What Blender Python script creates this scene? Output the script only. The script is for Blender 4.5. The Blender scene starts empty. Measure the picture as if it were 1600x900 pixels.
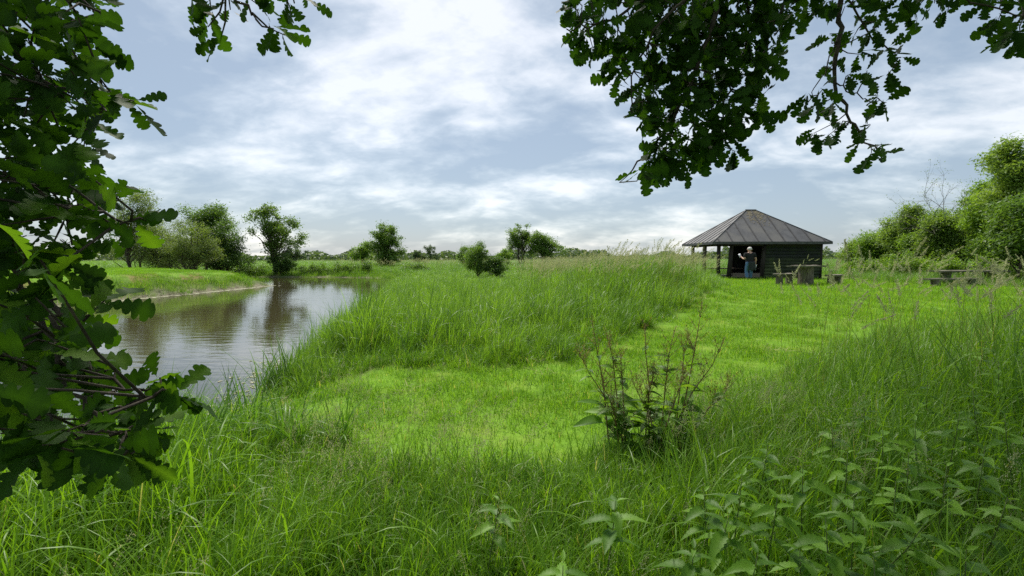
import bpy, bmesh, math, random
import numpy as np
from mathutils import Vector, Matrix, Quaternion

R = math.radians
rng = np.random.default_rng(7)
random.seed(7)
scene = bpy.context.scene
C = scene.collection

# ------------------------------------------------------------------ camera
FPX = 733.0                      # focal length in pixels of a 1600 px wide frame
CAM_Z = 1.5
PITCH = math.atan(48 / FPX)
cam_d = bpy.data.cameras.new('camera')
cam_d.sensor_width = 36.0
cam_d.lens = 36.0 * FPX / 1600.0
cam_d.clip_start = 0.05
cam_d.clip_end = 6000
cam = bpy.data.objects.new('camera', cam_d)
cam.location = (0, 0, CAM_Z)
cam.rotation_euler = (R(90) - PITCH, 0, 0)
C.objects.link(cam)
scene.camera = cam

# ------------------------------------------------------------------ sky, sun, exposure
SUN_EL, SUN_AZ = R(56), R(-14)           # azimuth from +Y towards +X
EXPO = 2.0
scene.view_settings.view_transform = 'Standard'
scene.view_settings.look = 'None'
scene.view_settings.gamma = 1.0
scene.view_settings.exposure = EXPO
scene.view_settings.use_curve_mapping = False
scene.cycles.use_denoising = False
scene.cycles.max_bounces = 7
scene.cycles.diffuse_bounces = 3
scene.cycles.glossy_bounces = 3
scene.cycles.transmission_bounces = 4
scene.cycles.transparent_max_bounces = 4
scene.cycles.sample_clamp_indirect = 2.5

sun_d = bpy.data.lights.new('sun', 'SUN')
sun_d.energy = 1.5
sun_d.angle = R(20)
sun_d.color = (1.0, 0.95, 0.86)
sun = bpy.data.objects.new('sun', sun_d)
sdir = Vector((math.sin(SUN_AZ) * math.cos(SUN_EL), math.cos(SUN_AZ) * math.cos(SUN_EL), math.sin(SUN_EL)))
sun.rotation_euler = sdir.to_track_quat('Z', 'Y').to_euler()
sun.location = (0, 0, 30)
C.objects.link(sun)

world = bpy.data.worlds.new('World')
scene.world = world
world.use_nodes = True
wn, wl = world.node_tree.nodes, world.node_tree.links
wn.clear()


def nd(nodes, t, **kw):
    n = nodes.new(t)
    for k, v in kw.items():
        setattr(n, k, v)
    return n


def build_world():
    out = nd(wn, 'ShaderNodeOutputWorld')
    bg = nd(wn, 'ShaderNodeBackground')
    bg.inputs['Strength'].default_value = 0.1
    wl.new(bg.outputs[0], out.inputs[0])
    sky = nd(wn, 'ShaderNodeTexSky', sky_type='NISHITA')
    sky.sun_disc = False
    sky.sun_elevation = SUN_EL
    sky.sun_rotation = SUN_AZ
    sky.air_density = 1.0
    sky.dust_density = 1.0
    tc = nd(wn, 'ShaderNodeTexCoord')
    sep = nd(wn, 'ShaderNodeSeparateXYZ')
    wl.new(tc.outputs['Generated'], sep.inputs[0])
    zc = nd(wn, 'ShaderNodeMath', operation='MAXIMUM')
    wl.new(sep.outputs[2], zc.inputs[0]); zc.inputs[1].default_value = 0.0
    za = nd(wn, 'ShaderNodeMath', operation='ADD')
    wl.new(zc.outputs[0], za.inputs[0]); za.inputs[1].default_value = 0.30
    dv = nd(wn, 'ShaderNodeVectorMath', operation='DIVIDE')
    cmb = nd(wn, 'ShaderNodeCombineXYZ')
    for i in range(3):
        wl.new(za.outputs[0], cmb.inputs[i])
    wl.new(tc.outputs['Generated'], dv.inputs[0]); wl.new(cmb.outputs[0], dv.inputs[1])
    flat = nd(wn, 'ShaderNodeVectorMath', operation='MULTIPLY')
    flat.inputs[1].default_value = (1, 1, 0)
    wl.new(dv.outputs[0], flat.inputs[0])

    def noise(scale, detail, rough, dist, off, stretch=(1, 1, 1), rot=0.0):
        mp = nd(wn, 'ShaderNodeMapping')
        mp.inputs['Location'].default_value = off
        mp.inputs['Rotation'].default_value = (0, 0, rot)
        mp.inputs['Scale'].default_value = stretch
        wl.new(flat.outputs[0], mp.inputs[0])
        n = nd(wn, 'ShaderNodeTexNoise')
        n.inputs['Scale'].default_value = scale
        n.inputs['Detail'].default_value = detail
        n.inputs['Roughness'].default_value = rough
        n.inputs['Distortion'].default_value = dist
        wl.new(mp.outputs[0], n.inputs['Vector'])
        return n.outputs['Fac']
    big = noise(1.5, 4, 0.5, 0.3, (3.1, 1.7, 0), (0.9, 1.15, 1), R(28))
    mid = noise(3.4, 8, 0.56, 0.35, (7.3, 2.2, 0), (0.85, 1.1, 1), R(35))
    fine = noise(13, 8, 0.6, 0.3, (1.3, 9.2, 0), (0.85, 1.1, 1), R(25))

    def mth(op, a, b):
        n = nd(wn, 'ShaderNodeMath', operation=op)
        for i, v in enumerate((a, b)):
            if isinstance(v, (int, float)):
                n.inputs[i].default_value = v
            else:
                wl.new(v, n.inputs[i])
        return n.outputs[0]
    f = mth('ADD', mth('ADD', mth('MULTIPLY', big, 0.58), mth('MULTIPLY', mid, 0.33)), mth('MULTIPLY', fine, 0.11))
    # light scattered through the cloud layer around the veiled sun
    dt = nd(wn, 'ShaderNodeVectorMath', operation='DOT_PRODUCT')
    wl.new(tc.outputs['Generated'], dt.inputs[0])
    dt.inputs[1].default_value = sdir
    glow = mth('POWER', mth('MAXIMUM', dt.outputs['Value'], 0.0), 5.0)
    f2 = mth('ADD', f, mth('MULTIPLY', glow, 0.075))
    f2 = mth('ADD', mth('MULTIPLY', mth('SUBTRACT', f2, 0.54), 1.8), 0.53)
    ramp = nd(wn, 'ShaderNodeValToRGB')
    k = 0.93 / (2 ** EXPO) / 0.1
    cr = ramp.color_ramp
    pts = [(0.40, (0.325, 0.405, 0.495)), (0.47, (0.41, 0.485, 0.56)), (0.53, (0.53, 0.60, 0.665)),
           (0.59, (0.70, 0.745, 0.785)), (0.67, (0.92, 0.935, 0.95))]
    while len(cr.elements) < len(pts):
        cr.elements.new(0.5)
    for e, (p, c) in zip(cr.elements, pts):
        e.position = p
        e.color = (*c, 1)
    wl.new(f2, ramp.inputs[0])
    sc = nd(wn, 'ShaderNodeVectorMath', operation='SCALE')
    wl.new(ramp.outputs[0], sc.inputs[0]); sc.inputs['Scale'].default_value = k
    mx = nd(wn, 'ShaderNodeMix', data_type='RGBA')
    mx.inputs['Factor'].default_value = 0.9
    wl.new(sky.outputs[0], mx.inputs['A']); wl.new(sc.outputs[0], mx.inputs['B'])
    wl.new(mx.outputs['Result'], bg.inputs['Color'])


build_world()

# ------------------------------------------------------------------ small helpers


def at(px, py, dep):
    """point seen at photo pixel (px, py) at forward distance dep"""
    cx = (px - 800) / FPX
    cy = (450 - py) / FPX
    c, s = math.cos(PITCH), math.sin(PITCH)
    y = c + cy * s
    z = -s + cy * c
    k = dep / y
    return np.array([cx * k, dep, CAM_Z + z * k])


def mesh(name, v, f, mats=None, smooth=False, attrs=None):
    me = bpy.data.meshes.new(name)
    v = np.asarray(v, dtype=np.float32)
    if isinstance(f, np.ndarray):
        nf, k = f.shape
        me.vertices.add(len(v))
        me.vertices.foreach_set('co', v.ravel())
        me.loops.add(nf * k)
        me.loops.foreach_set('vertex_index', f.astype(np.int32).ravel())
        me.polygons.add(nf)
        me.polygons.foreach_set('loop_start', np.arange(0, nf * k, k, dtype=np.int32))
        me.update(calc_edges=True)
    else:
        me.from_pydata([tuple(p) for p in v], [], f)
        me.update()
    if smooth:
        me.polygons.foreach_set('use_smooth', np.ones(len(me.polygons), dtype=bool))
    if attrs:
        for an, av in attrs.items():
            av = np.asarray(av, dtype=np.float32)
            if av.ndim == 1:
                a = me.attributes.new(an, 'FLOAT', 'POINT')
                a.data.foreach_set('value', av)
            else:
                a = me.attributes.new(an, 'FLOAT_VECTOR', 'POINT')
                a.data.foreach_set('vector', av.ravel())
    for m in (mats or []):
        me.materials.append(m)
    return me


def obj(name, me, parent=None, loc=None, rot=None, **props):
    o = bpy.data.objects.new(name, me)
    C.objects.link(o)
    if parent:
        o.parent = parent
    if loc is not None:
        o.location = loc
    if rot is not None:
        o.rotation_euler = rot
    for k, v in props.items():
        o[k] = v
    return o


def empty(name, loc, label, cat, group=None, rotz=0.0):
    o = obj(name, None, loc=loc, rot=(0, 0, rotz), label=label, category=cat)
    if group:
        o['group'] = group
    o.empty_display_size = 0.2
    return o


class MB:
    """collects quads and tris of tubes, boxes, blades"""
    def __init__(self):
        self.v, self.f, self.n = [], [], 0

    def add(self, v, f):
        self.v.append(np.asarray(v, dtype=float))
        self.f += [tuple(i + self.n for i in q) for q in f]
        self.n += len(v)

    def tube(self, pts, rad, sides=6, cap=True):
        pts = [Vector(p) for p in pts]
        n = len(pts)
        if not hasattr(rad, '__len__'):
            rad = [rad] * n
        vs, fs = [], []
        up = Vector((0.31, 0.17, 0.93)).normalized()
        for i, p in enumerate(pts):
            d = (pts[min(i + 1, n - 1)] - pts[max(i - 1, 0)])
            d = d.normalized() if d.length > 1e-9 else Vector((0, 0, 1))
            a = d.cross(up)
            if a.length < 0.05:
                a = d.cross(Vector((1, 0, 0)))
            a.normalize()
            b = d.cross(a)
            for k in range(sides):
                t = 2 * math.pi * k / sides
                vs.append(p + (a * math.cos(t) + b * math.sin(t)) * rad[i])
        for i in range(n - 1):
            for k in range(sides):
                k2 = (k + 1) % sides
                fs.append((i * sides + k, i * sides + k2, (i + 1) * sides + k2, (i + 1) * sides + k))
        if cap:
            fs.append(tuple(range(sides - 1, -1, -1)))
            fs.append(tuple((n - 1) * sides + k for k in range(sides)))
        self.add(vs, fs)

    def box(self, cx, cy, cz, sx, sy, sz, rz=0.0, jit=0.0):
        vs = []
        for z in (-.5, .5):
            for x, y in ((-.5, -.5), (.5, -.5), (.5, .5), (-.5, .5)):
                X, Y = x * sx, y * sy
                vs.append((cx + X * math.cos(rz) - Y * math.sin(rz) + random.uniform(-jit, jit),
                           cy + X * math.sin(rz) + Y * math.cos(rz) + random.uniform(-jit, jit),
                           cz + z * sz + random.uniform(-jit, jit)))
        self.add(vs, [(3, 2, 1, 0), (4, 5, 6, 7), (0, 1, 5, 4), (1, 2, 6, 5), (2, 3, 7, 6), (3, 0, 4, 7)])

    def me(self, name, mat, smooth=False):
        v = np.concatenate(self.v) if self.v else np.zeros((0, 3))
        return mesh(name, v, self.f, [mat] if mat else None, smooth)


# ------------------------------------------------------------------ materials
def new_mat(name):
    m = bpy.data.materials.new(name)
    m.use_nodes = True
    m.node_tree.nodes.clear()
    return m, m.node_tree.nodes, m.node_tree.links


def leaf_mat(name, dark, light, transl=0.4, rough=0.42, spec=0.4, tint=True, dry=None, tcol=(1.35, 1.3, 0.45)):
    """foliage: per-blade colour from attribute 'var', per-clump from instancer attribute 'tint'"""
    m, n, l = new_mat(name)
    out = nd(n, 'ShaderNodeOutputMaterial')
    a = nd(n, 'ShaderNodeAttribute', attribute_name='var')
    mix = nd(n, 'ShaderNodeMix', data_type='RGBA')
    mix.inputs['A'].default_value = (*dark, 1)
    mix.inputs['B'].default_value = (*light, 1)
    if tint:
        t = nd(n, 'ShaderNodeAttribute', attribute_type='INSTANCER', attribute_name='tint')
        ad = nd(n, 'ShaderNodeMath', operation='MULTIPLY_ADD')
        l.new(a.outputs['Fac'], ad.inputs[0]); ad.inputs[1].default_value = 0.5
        l.new(t.outputs['Fac'], ad.inputs[2])
        ad.use_clamp = True
        l.new(ad.outputs[0], mix.inputs['Factor'])
    else:
        l.new(a.outputs['Fac'], mix.inputs['Factor'])
    col = mix.outputs['Result']
    if dry:
        gt = nd(n, 'ShaderNodeMath', operation='GREATER_THAN')
        l.new(a.outputs['Fac'], gt.inputs[0]); gt.inputs[1].default_value = 0.965
        mx2 = nd(n, 'ShaderNodeMix', data_type='RGBA')
        l.new(gt.outputs[0], mx2.inputs['Factor'])
        l.new(col, mx2.inputs['A']); mx2.inputs['B'].default_value = (*dry, 1)
        col = mx2.outputs['Result']
    p = nd(n, 'ShaderNodeBsdfPrincipled')
    p.inputs['Roughness'].default_value = rough
    p.inputs['Specular IOR Level'].default_value = spec
    l.new(col, p.inputs['Base Color'])
    tr = nd(n, 'ShaderNodeBsdfTranslucent')
    tm = nd(n, 'ShaderNodeMix', data_type='RGBA', blend_type='MULTIPLY')
    tm.inputs['Factor'].default_value = 1
    l.new(col, tm.inputs['A']); tm.inputs['B'].default_value = (*tcol, 1)
    l.new(tm.outputs['Result'], tr.inputs['Color'])
    ms = nd(n, 'ShaderNodeMixShader')
    ms.inputs[0].default_value = transl
    l.new(p.outputs[0], ms.inputs[1]); l.new(tr.outputs[0], ms.inputs[2])
    l.new(ms.outputs[0], out.inputs[0])
    return m


def noise_mat(name, c1, c2, scale=8, rough=0.8, bump=0.3, stretch=(1, 1, 1), c3=None, scale3=1.5, spec=0.3, lo=0.35, hi=0.65):
    m, n, l = new_mat(name)
    out = nd(n, 'ShaderNodeOutputMaterial')
    tc = nd(n, 'ShaderNodeTexCoord')
    mp = nd(n, 'ShaderNodeMapping')
    mp.inputs['Scale'].default_value = stretch
    l.new(tc.outputs['Object'], mp.inputs[0])
    ns = nd(n, 'ShaderNodeTexNoise')
    ns.inputs['Scale'].default_value = scale
    ns.inputs['Detail'].default_value = 6
    l.new(mp.outputs[0], ns.inputs['Vector'])
    rp = nd(n, 'ShaderNodeValToRGB')
    rp.color_ramp.elements[0].position = lo
    rp.color_ramp.elements[1].position = hi
    rp.color_ramp.elements[0].color = (*c1, 1)
    rp.color_ramp.elements[1].color = (*c2, 1)
    l.new(ns.outputs['Fac'], rp.inputs[0])
    col = rp.outputs[0]
    if c3:
        n3 = nd(n, 'ShaderNodeTexNoise')
        n3.inputs['Scale'].default_value = scale3
        n3.inputs['Detail'].default_value = 5
        l.new(tc.outputs['Object'], n3.inputs['Vector'])
        r3 = nd(n, 'ShaderNodeValToRGB')
        r3.color_ramp.elements[0].position = 0.5
        r3.color_ramp.elements[1].position = 0.66
        l.new(n3.outputs['Fac'], r3.inputs[0])
        mx = nd(n, 'ShaderNodeMix', data_type='RGBA')
        l.new(r3.outputs[0], mx.inputs['Factor'])
        l.new(col, mx.inputs['A']); mx.inputs['B'].default_value = (*c3, 1)
        col = mx.outputs['Result']
    p = nd(n, 'ShaderNodeBsdfPrincipled')
    p.inputs['Roughness'].default_value = rough
    p.inputs['Specular IOR Level'].default_value = spec
    l.new(col, p.inputs['Base Color'])
    if bump:
        b = nd(n, 'ShaderNodeBump')
        b.inputs['Strength'].default_value = bump
        b.inputs['Distance'].default_value = 0.02
        l.new(ns.outputs['Fac'], b.inputs['Height'])
        l.new(b.outputs[0], p.inputs['Normal'])
    l.new(p.outputs[0], out.inputs[0])
    return m


M = {}
M['lawn'] = leaf_mat('lawn_blade', (0.098, 0.225, 0.012), (0.200, 0.370, 0.026), 0.5, 0.5, 0.2, dry=(0.42, 0.40, 0.18))
M['meadow'] = leaf_mat('meadow_blade', (0.072, 0.180, 0.012), (0.190, 0.360, 0.026), 0.5, 0.42, 0.32, dry=(0.36, 0.38, 0.18))
M['tall'] = leaf_mat('tall_grass_blade', (0.080, 0.190, 0.018), (0.195, 0.355, 0.038), 0.5, 0.42, 0.35, dry=(0.38, 0.40, 0.20))
M['reed'] = leaf_mat('reed_blade', (0.072, 0.170, 0.028), (0.15, 0.285, 0.048), 0.4, 0.45, 0.25)
M['sedge'] = leaf_mat('sedge_blade', (0.070, 0.180, 0.020), (0.150, 0.310, 0.040), 0.45, 0.4, 0.35, tint=False)
M['seed'] = leaf_mat('seed_head', (0.36, 0.40, 0.20), (0.50, 0.50, 0.30), 0.35, 0.7, 0.2, tcol=(1.1, 1.05, 0.8))
M['stalk'] = leaf_mat('seed_stalk', (0.14, 0.23, 0.045), (0.28, 0.31, 0.11), 0.3, 0.6, 0.2)
M['straw'] = leaf_mat('dry_straw', (0.36, 0.30, 0.14), (0.50, 0.43, 0.24), 0.3, 0.7, 0.2)
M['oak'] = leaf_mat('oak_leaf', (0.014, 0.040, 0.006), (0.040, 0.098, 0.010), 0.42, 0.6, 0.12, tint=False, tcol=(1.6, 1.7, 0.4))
M['oakbacklit'] = leaf_mat('oak_leaf_backlit', (0.06, 0.14, 0.012), (0.12, 0.22, 0.02), 0.5, 0.6, 0.12, tint=False, tcol=(1.4, 1.5, 0.4))  # brighter copy of the oak leaf: backlit glow put into its colour
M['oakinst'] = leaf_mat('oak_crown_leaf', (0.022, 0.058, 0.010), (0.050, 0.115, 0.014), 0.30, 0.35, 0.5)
M['nettle'] = leaf_mat('nettle_leaf', (0.075, 0.180, 0.016), (0.19, 0.37, 0.030), 0.42, 0.5, 0.3, tint=False)
M['dock'] = leaf_mat('dock_leaf', (0.095, 0.200, 0.026), (0.20, 0.35, 0.042), 0.5, 0.5, 0.3, tint=False)
M['dockseed'] = leaf_mat('dock_seed', (0.17, 0.12, 0.045), (0.24, 0.23, 0.07), 0.35, 0.6, 0.2, tint=False)
M['dockstem'] = noise_mat('dock_stem', (0.17, 0.075, 0.04), (0.17, 0.16, 0.05), 14, 0.6, 0)
M['nstem'] = noise_mat('nettle_stem', (0.08, 0.12, 0.03), (0.12, 0.16, 0.04), 14, 0.6, 0)
M['bark'] = noise_mat('bark', (0.045, 0.036, 0.026), (0.12, 0.10, 0.075), 6, 0.9, 0.6, (3, 3, 0.6))
M['twig'] = noise_mat('oak_twig', (0.035, 0.028, 0.02), (0.08, 0.065, 0.045), 40, 0.85, 0.3)
M['greybark'] = noise_mat('dead_twig', (0.16, 0.14, 0.12), (0.26, 0.23, 0.20), 12, 0.9, 0.3)
M['plank'] = noise_mat('tarred_board', (0.013, 0.016, 0.016), (0.030, 0.034, 0.032), 5, 0.75, 0.3, (0.4, 3, 6), c3=(0.028, 0.040, 0.022))
M['plankgreen'] = noise_mat('algae_board', (0.022, 0.028, 0.019), (0.050, 0.062, 0.030), 5, 0.8, 0.3, (0.4, 3, 6), c3=(0.062, 0.085, 0.032))
M['post'] = noise_mat('tarred_post', (0.022, 0.018, 0.015), (0.045, 0.038, 0.032), 6, 0.8, 0.4, (4, 4, 0.5))
M['greypost'] = noise_mat('weathered_post', (0.13, 0.11, 0.085), (0.24, 0.20, 0.155), 6, 0.85, 0.4, (4, 4, 0.5))
M['felt'] = noise_mat('roof_felt', (0.050, 0.051, 0.054), (0.080, 0.081, 0.084), 3, 0.62, 0.15, (1, 1, 1), c3=(0.100, 0.096, 0.088), scale3=0.7, spec=0.4)
M['rib'] = noise_mat('roof_rib_felt', (0.034, 0.034, 0.036), (0.058, 0.058, 0.06), 4, 0.7, 0.1)
M['moss'] = noise_mat('roof_moss', (0.13, 0.11, 0.07), (0.22, 0.19, 0.13), 9, 0.95, 0.5)
M['fascia'] = noise_mat('fascia', (0.055, 0.056, 0.058), (0.09, 0.09, 0.09), 4, 0.6, 0.1)
M['sill'] = noise_mat('sill_beam', (0.13, 0.105, 0.08), (0.22, 0.18, 0.14), 5, 0.85, 0.3, (0.5, 4, 4))
M['log'] = noise_mat('weathered_log', (0.075, 0.062, 0.046), (0.19, 0.165, 0.125), 7, 0.9, 0.7, (3, 3, 0.6), c3=(0.11, 0.12, 0.06))
M['slab'] = noise_mat('weathered_slab', (0.10, 0.09, 0.07), (0.21, 0.185, 0.145), 6, 0.9, 0.4, (0.6, 5, 5), c3=(0.12, 0.13, 0.07))
M['skin'] = noise_mat('skin', (0.50, 0.29, 0.21), (0.56, 0.34, 0.25), 20, 0.5, 0)
M['hair'] = noise_mat('white_hair', (0.52, 0.49, 0.46), (0.68, 0.65, 0.62), 60, 0.7, 0.2)
M['tshirt'] = noise_mat('black_cotton', (0.012, 0.012, 0.014), (0.02, 0.02, 0.022), 30, 0.85, 0.2)
M['jacket'] = noise_mat('dark_jacket', (0.018, 0.024, 0.024), (0.034, 0.042, 0.04), 12, 0.8, 0.3)
M['jeans'] = noise_mat('denim', (0.08, 0.16, 0.30), (0.13, 0.23, 0.40), 16, 0.85, 0.2)
M['shoe'] = noise_mat('shoe', (0.03, 0.028, 0.026), (0.05, 0.045, 0.04), 16, 0.6, 0)
M['paper'] = noise_mat('paper', (0.78, 0.78, 0.80), (0.84, 0.84, 0.85), 9, 0.7, 0)


def tree_leaf(name, dark, light, tr=0.3):
    return leaf_mat(name, dark, light, tr + 0.15, 0.5, 0.3, tint=False, tcol=(1.4, 1.4, 0.5))


TL = {
    'willow': tree_leaf('leaf_olive', (0.105, 0.160, 0.045), (0.19, 0.26, 0.07)),
    'green': tree_leaf('leaf_green', (0.078, 0.150, 0.032), (0.160, 0.265, 0.052)),
    'alder': tree_leaf('leaf_alder', (0.082, 0.155, 0.036), (0.170, 0.265, 0.06)),
    'dark': tree_leaf('leaf_dark', (0.048, 0.102, 0.024), (0.105, 0.190, 0.038)),
    'thicket': tree_leaf('leaf_thicket', (0.105, 0.200, 0.028), (0.225, 0.360, 0.055)),
    'thicket2': tree_leaf('leaf_thicket_pale', (0.125, 0.210, 0.045), (0.250, 0.360, 0.085)),
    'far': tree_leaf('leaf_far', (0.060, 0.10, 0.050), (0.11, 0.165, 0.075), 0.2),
}

# ------------------------------------------------------------------ terrain
WATER_Z = -0.40
POND = np.array([(-30, -2), (-14, 1.2), (-7, 2.6), (-4.7, 3.8), (-3.5, 4.7), (-3.2, 6.0), (-3.6, 7.3), (-4.1, 9.0), (-4.7, 12),
                 (-5.6, 17), (-7.0, 24), (-8.6, 32), (-10.0, 39), (-13, 43.5), (-18, 44.8), (-24, 45.2), (-33, 47), (-44, 50), (-50, 46),
                 (-36, 41), (-24, 36.2), (-17.6, 33.0), (-16.3, 31.4), (-16.6, 28.5), (-17.0, 24), (-17.8, 19), (-19.5, 13),
                 (-24, 6), (-34, 2)], dtype=float)


def sdist(P, poly):
    """signed distance to polygon, positive outside"""
    P = np.asarray(P, float)
    d = np.full(len(P), 1e9)
    inside = np.zeros(len(P), bool)
    n = len(poly)
    for i in range(n):
        a, b = poly[i], poly[(i + 1) % n]
        ab = b - a
        t = np.clip(((P - a) @ ab) / (ab @ ab), 0, 1)
        q = a + t[:, None] * ab
        d = np.minimum(d, np.hypot(*(P - q).T))
        cond = (a[1] > P[:, 1]) != (b[1] > P[:, 1])
        xi = (b[0] - a[0]) * (P[:, 1] - a[1]) / (b[1] - a[1] + 1e-12) + a[0]
        inside ^= cond & (P[:, 0] < xi)
    return np.where(inside, -d, d)


def sst(x, a, b):
    t = np.clip((x - a) / (b - a), 0, 1)
    return t * t * (3 - 2 * t)


def wob(x, y, s, seed=0.0):
    return (np.sin(x * s + 1.3 + seed) * np.cos(y * s * 0.83 + 0.7 * seed) + 0.6 * np.sin(x * s * 1.9 + y * s * 1.4 + seed)
            + 0.35 * np.sin(x * s * 3.7 - y * s * 3.1 + 2.1 * seed)) / 1.95


def height(x, y):
    x = np.asarray(x, float); y = np.asarray(y, float)
    P = np.stack([x, y], 1)
    d = sdist(P, POND)
    base = 0.30 * sst(y, 5, 25) * sst(x, 1.0, 7.0) + 0.04 * wob(x, y, 0.5) + 0.015 * wob(x, y, 1.9, 2)
    mound = 0.62 * np.exp(-(((x - 4.3) / 3.6) ** 2 + ((y - 16.5) / 5.5) ** 2))
    base = base + mound
    # field beyond the far shore lies a little lower
    base = base - 0.05 * sst(y, 40, 70) * (1 - sst(x, 6, 14))
    lf = sst(-x, 9, 14) * (1 - sst(y, 36, 42))
    base = base * (1 - lf) + lf * (0.62 + 0.10 * wob(x, y, 0.35, 3))
    far = np.hypot(x, y)
    base = base + 0.3 * sst(far, 120, 600)
    w = np.where(x < -12, 2.4, 1.7) + 0.35 * wob(x, y, 0.9, 5)
    s = np.clip(d / w, 0, 1)
    s = np.where(x < -12, s ** 0.75, s * s * (3 - 2 * s))
    out = WATER_Z + (base - WATER_Z) * s
    ins = WATER_Z - 0.7 * sst(-d, 0, 2.0)
    return np.where(d > 0, out, ins)


def h1(x, y):
    return float(height([x], [y])[0])


def build_ground():
    radii = [0.0]
    r = 0.5
    while r < 4000:
        radii.append(r)
        r *= 1.026 if r < 120 else 1.08
    radii = np.array(radii[1:])
    ang = np.concatenate([np.linspace(-58, 58, 330), np.linspace(60, 300, 110)])
    ang = np.radians(ang)
    na, nr = len(ang), len(radii)
    X = np.outer(radii, np.sin(ang)).ravel()
    Y = np.outer(radii, np.cos(ang)).ravel()
    Z = height(X, Y)
    v = np.stack([X, Y, Z], 1)
    v = np.concatenate([v, [[0, 0, h1(0, 0)]]])
    i = np.arange(nr - 1)[:, None] * na
    j = np.arange(na)[None, :]
    j2 = (j + 1) % na
    f = np.stack([i + j, i + na + j, i + na + j2, i + j2], -1).reshape(-1, 4)[:, ::-1]
    # tiny disc under the camera is closed by degenerate-free fan triangles stored as a separate list
    faces = [tuple(q) for q in f] + [(len(v) - 1, int((k + 1) % na), int(k)) for k in range(na)]
    P = v[:, :2]
    d = sdist(P, POND)
    lawn = lawn_mask(P)
    mud = 1 - sst(d + 0.2 * wob(P[:, 0], P[:, 1], 2.3, 1), 0.05, 0.45)
    left = sst(-P[:, 0], 11, 14) * (1 - sst(P[:, 1], 37, 42))
    bankscar = left * sst(d, 0.9, 1.3) * (1 - sst(d, 1.8, 2.6)) * (wob(P[:, 0], P[:, 1], 1.3, 4) > 0.1)
    me = mesh('ground', v, faces, [ground_mat()], True,
              {'lawn': np.maximum(lawn, left * sst(d, 1.0, 2.2)), 'mud': mud, 'scar': bankscar})
    bm = bmesh.new(); bm.from_mesh(me)
    bmesh.ops.recalc_face_normals(bm, faces=bm.faces[:])
    if bm.faces[0].normal.z < 0:
        bmesh.ops.reverse_faces(bm, faces=bm.faces[:])
    bm.to_mesh(me); bm.free()
    obj('ground', me, kind='structure', label='grassy ground sloping to the pond')


def ground_mat():
    m, n, l = new_mat('ground_soil_and_turf')
    out = nd(n, 'ShaderNodeOutputMaterial')
    p = nd(n, 'ShaderNodeBsdfPrincipled')
    p.inputs['Roughness'].default_value = 0.95
    p.inputs['Specular IOR Level'].default_value = 0.1
    geo = nd(n, 'ShaderNodeNewGeometry')

    def ns(scale, det=5):
        t = nd(n, 'ShaderNodeTexNoise')
        t.inputs['Scale'].default_value = scale
        t.inputs['Detail'].default_value = det
        l.new(geo.outputs['Position'], t.inputs['Vector'])
        return t.outputs['Fac']

    def ramp(fac, stops):
        r = nd(n, 'ShaderNodeValToRGB')
        while len(r.color_ramp.elements) < len(stops):
            r.color_ramp.elements.new(0.5)
        for e, (q, c) in zip(r.color_ramp.elements, stops):
            e.position = q
            e.color = (*c, 1)
        l.new(fac, r.inputs[0])
        return r.outputs[0]

    def mix(f, a, b):
        x = nd(n, 'ShaderNodeMix', data_type='RGBA')
        l.new(f, x.inputs['Factor']); l.new(a, x.inputs['A']); l.new(b, x.inputs['B'])
        return x.outputs['Result']

    def att(name):
        a = nd(n, 'ShaderNodeAttribute', attribute_name=name)
        return a.outputs['Fac']
    rough = ramp(ns(0.6), [(0.3, (0.07, 0.115, 0.022)), (0.5, (0.10, 0.155, 0.03)), (0.7, (0.155, 0.175, 0.055))])
    lawn = ramp(ns(1.7, 7), [(0.3, (0.10, 0.20, 0.015)), (0.5, (0.13, 0.255, 0.020)), (0.7, (0.18, 0.27, 0.035))])
    mud = ramp(ns(5, 6), [(0.35, (0.10, 0.085, 0.055)), (0.65, (0.23, 0.21, 0.155))])
    scar = ramp(ns(3, 6), [(0.35, (0.11, 0.08, 0.035)), (0.65, (0.22, 0.17, 0.07))])
    c = mix(att('lawn'), rough, lawn)
    c = mix(att('scar'), c, scar)
    c = mix(att('mud'), c, mud)
    l.new(c, p.inputs['Base Color'])
    b = nd(n, 'ShaderNodeBump')
    b.inputs['Strength'].default_value = 0.5
    b.inputs['Distance'].default_value = 0.06
    l.new(ns(9, 6), b.inputs['Height'])
    l.new(b.outputs[0], p.inputs['Normal'])
    l.new(p.outputs[0], out.inputs[0])
    return m


LAWN = np.array([(-2.45, 4.5), (-2.75, 5.6), (-2.6, 6.3), (-0.9, 6.2), (0.85, 6.8), (1.9, 8.3), (3.6, 10.3), (5.6, 13.2), (8.2, 18), (10.4, 23.5),
                 (11.3, 25.6), (17.5, 25.0), (18.0, 22.0), (22, 19.8), (34, 18.5), (34, 15), (20, 13), (11, 10.2), (6.5, 8.2), (4.3, 6.6), (2.5, 5.1),
                 (1.2, 4.0), (0.5, 3.3), (-0.5, 3.0), (-1.15, 3.4), (-1.7, 4.05)], dtype=float)


def lawn_mask(P):
    d = sdist(P, LAWN) + 0.22 * wob(P[:, 0], P[:, 1], 2.1, 1)
    return 1 - sst(d, -0.25, 0.3)


build_ground()


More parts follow.
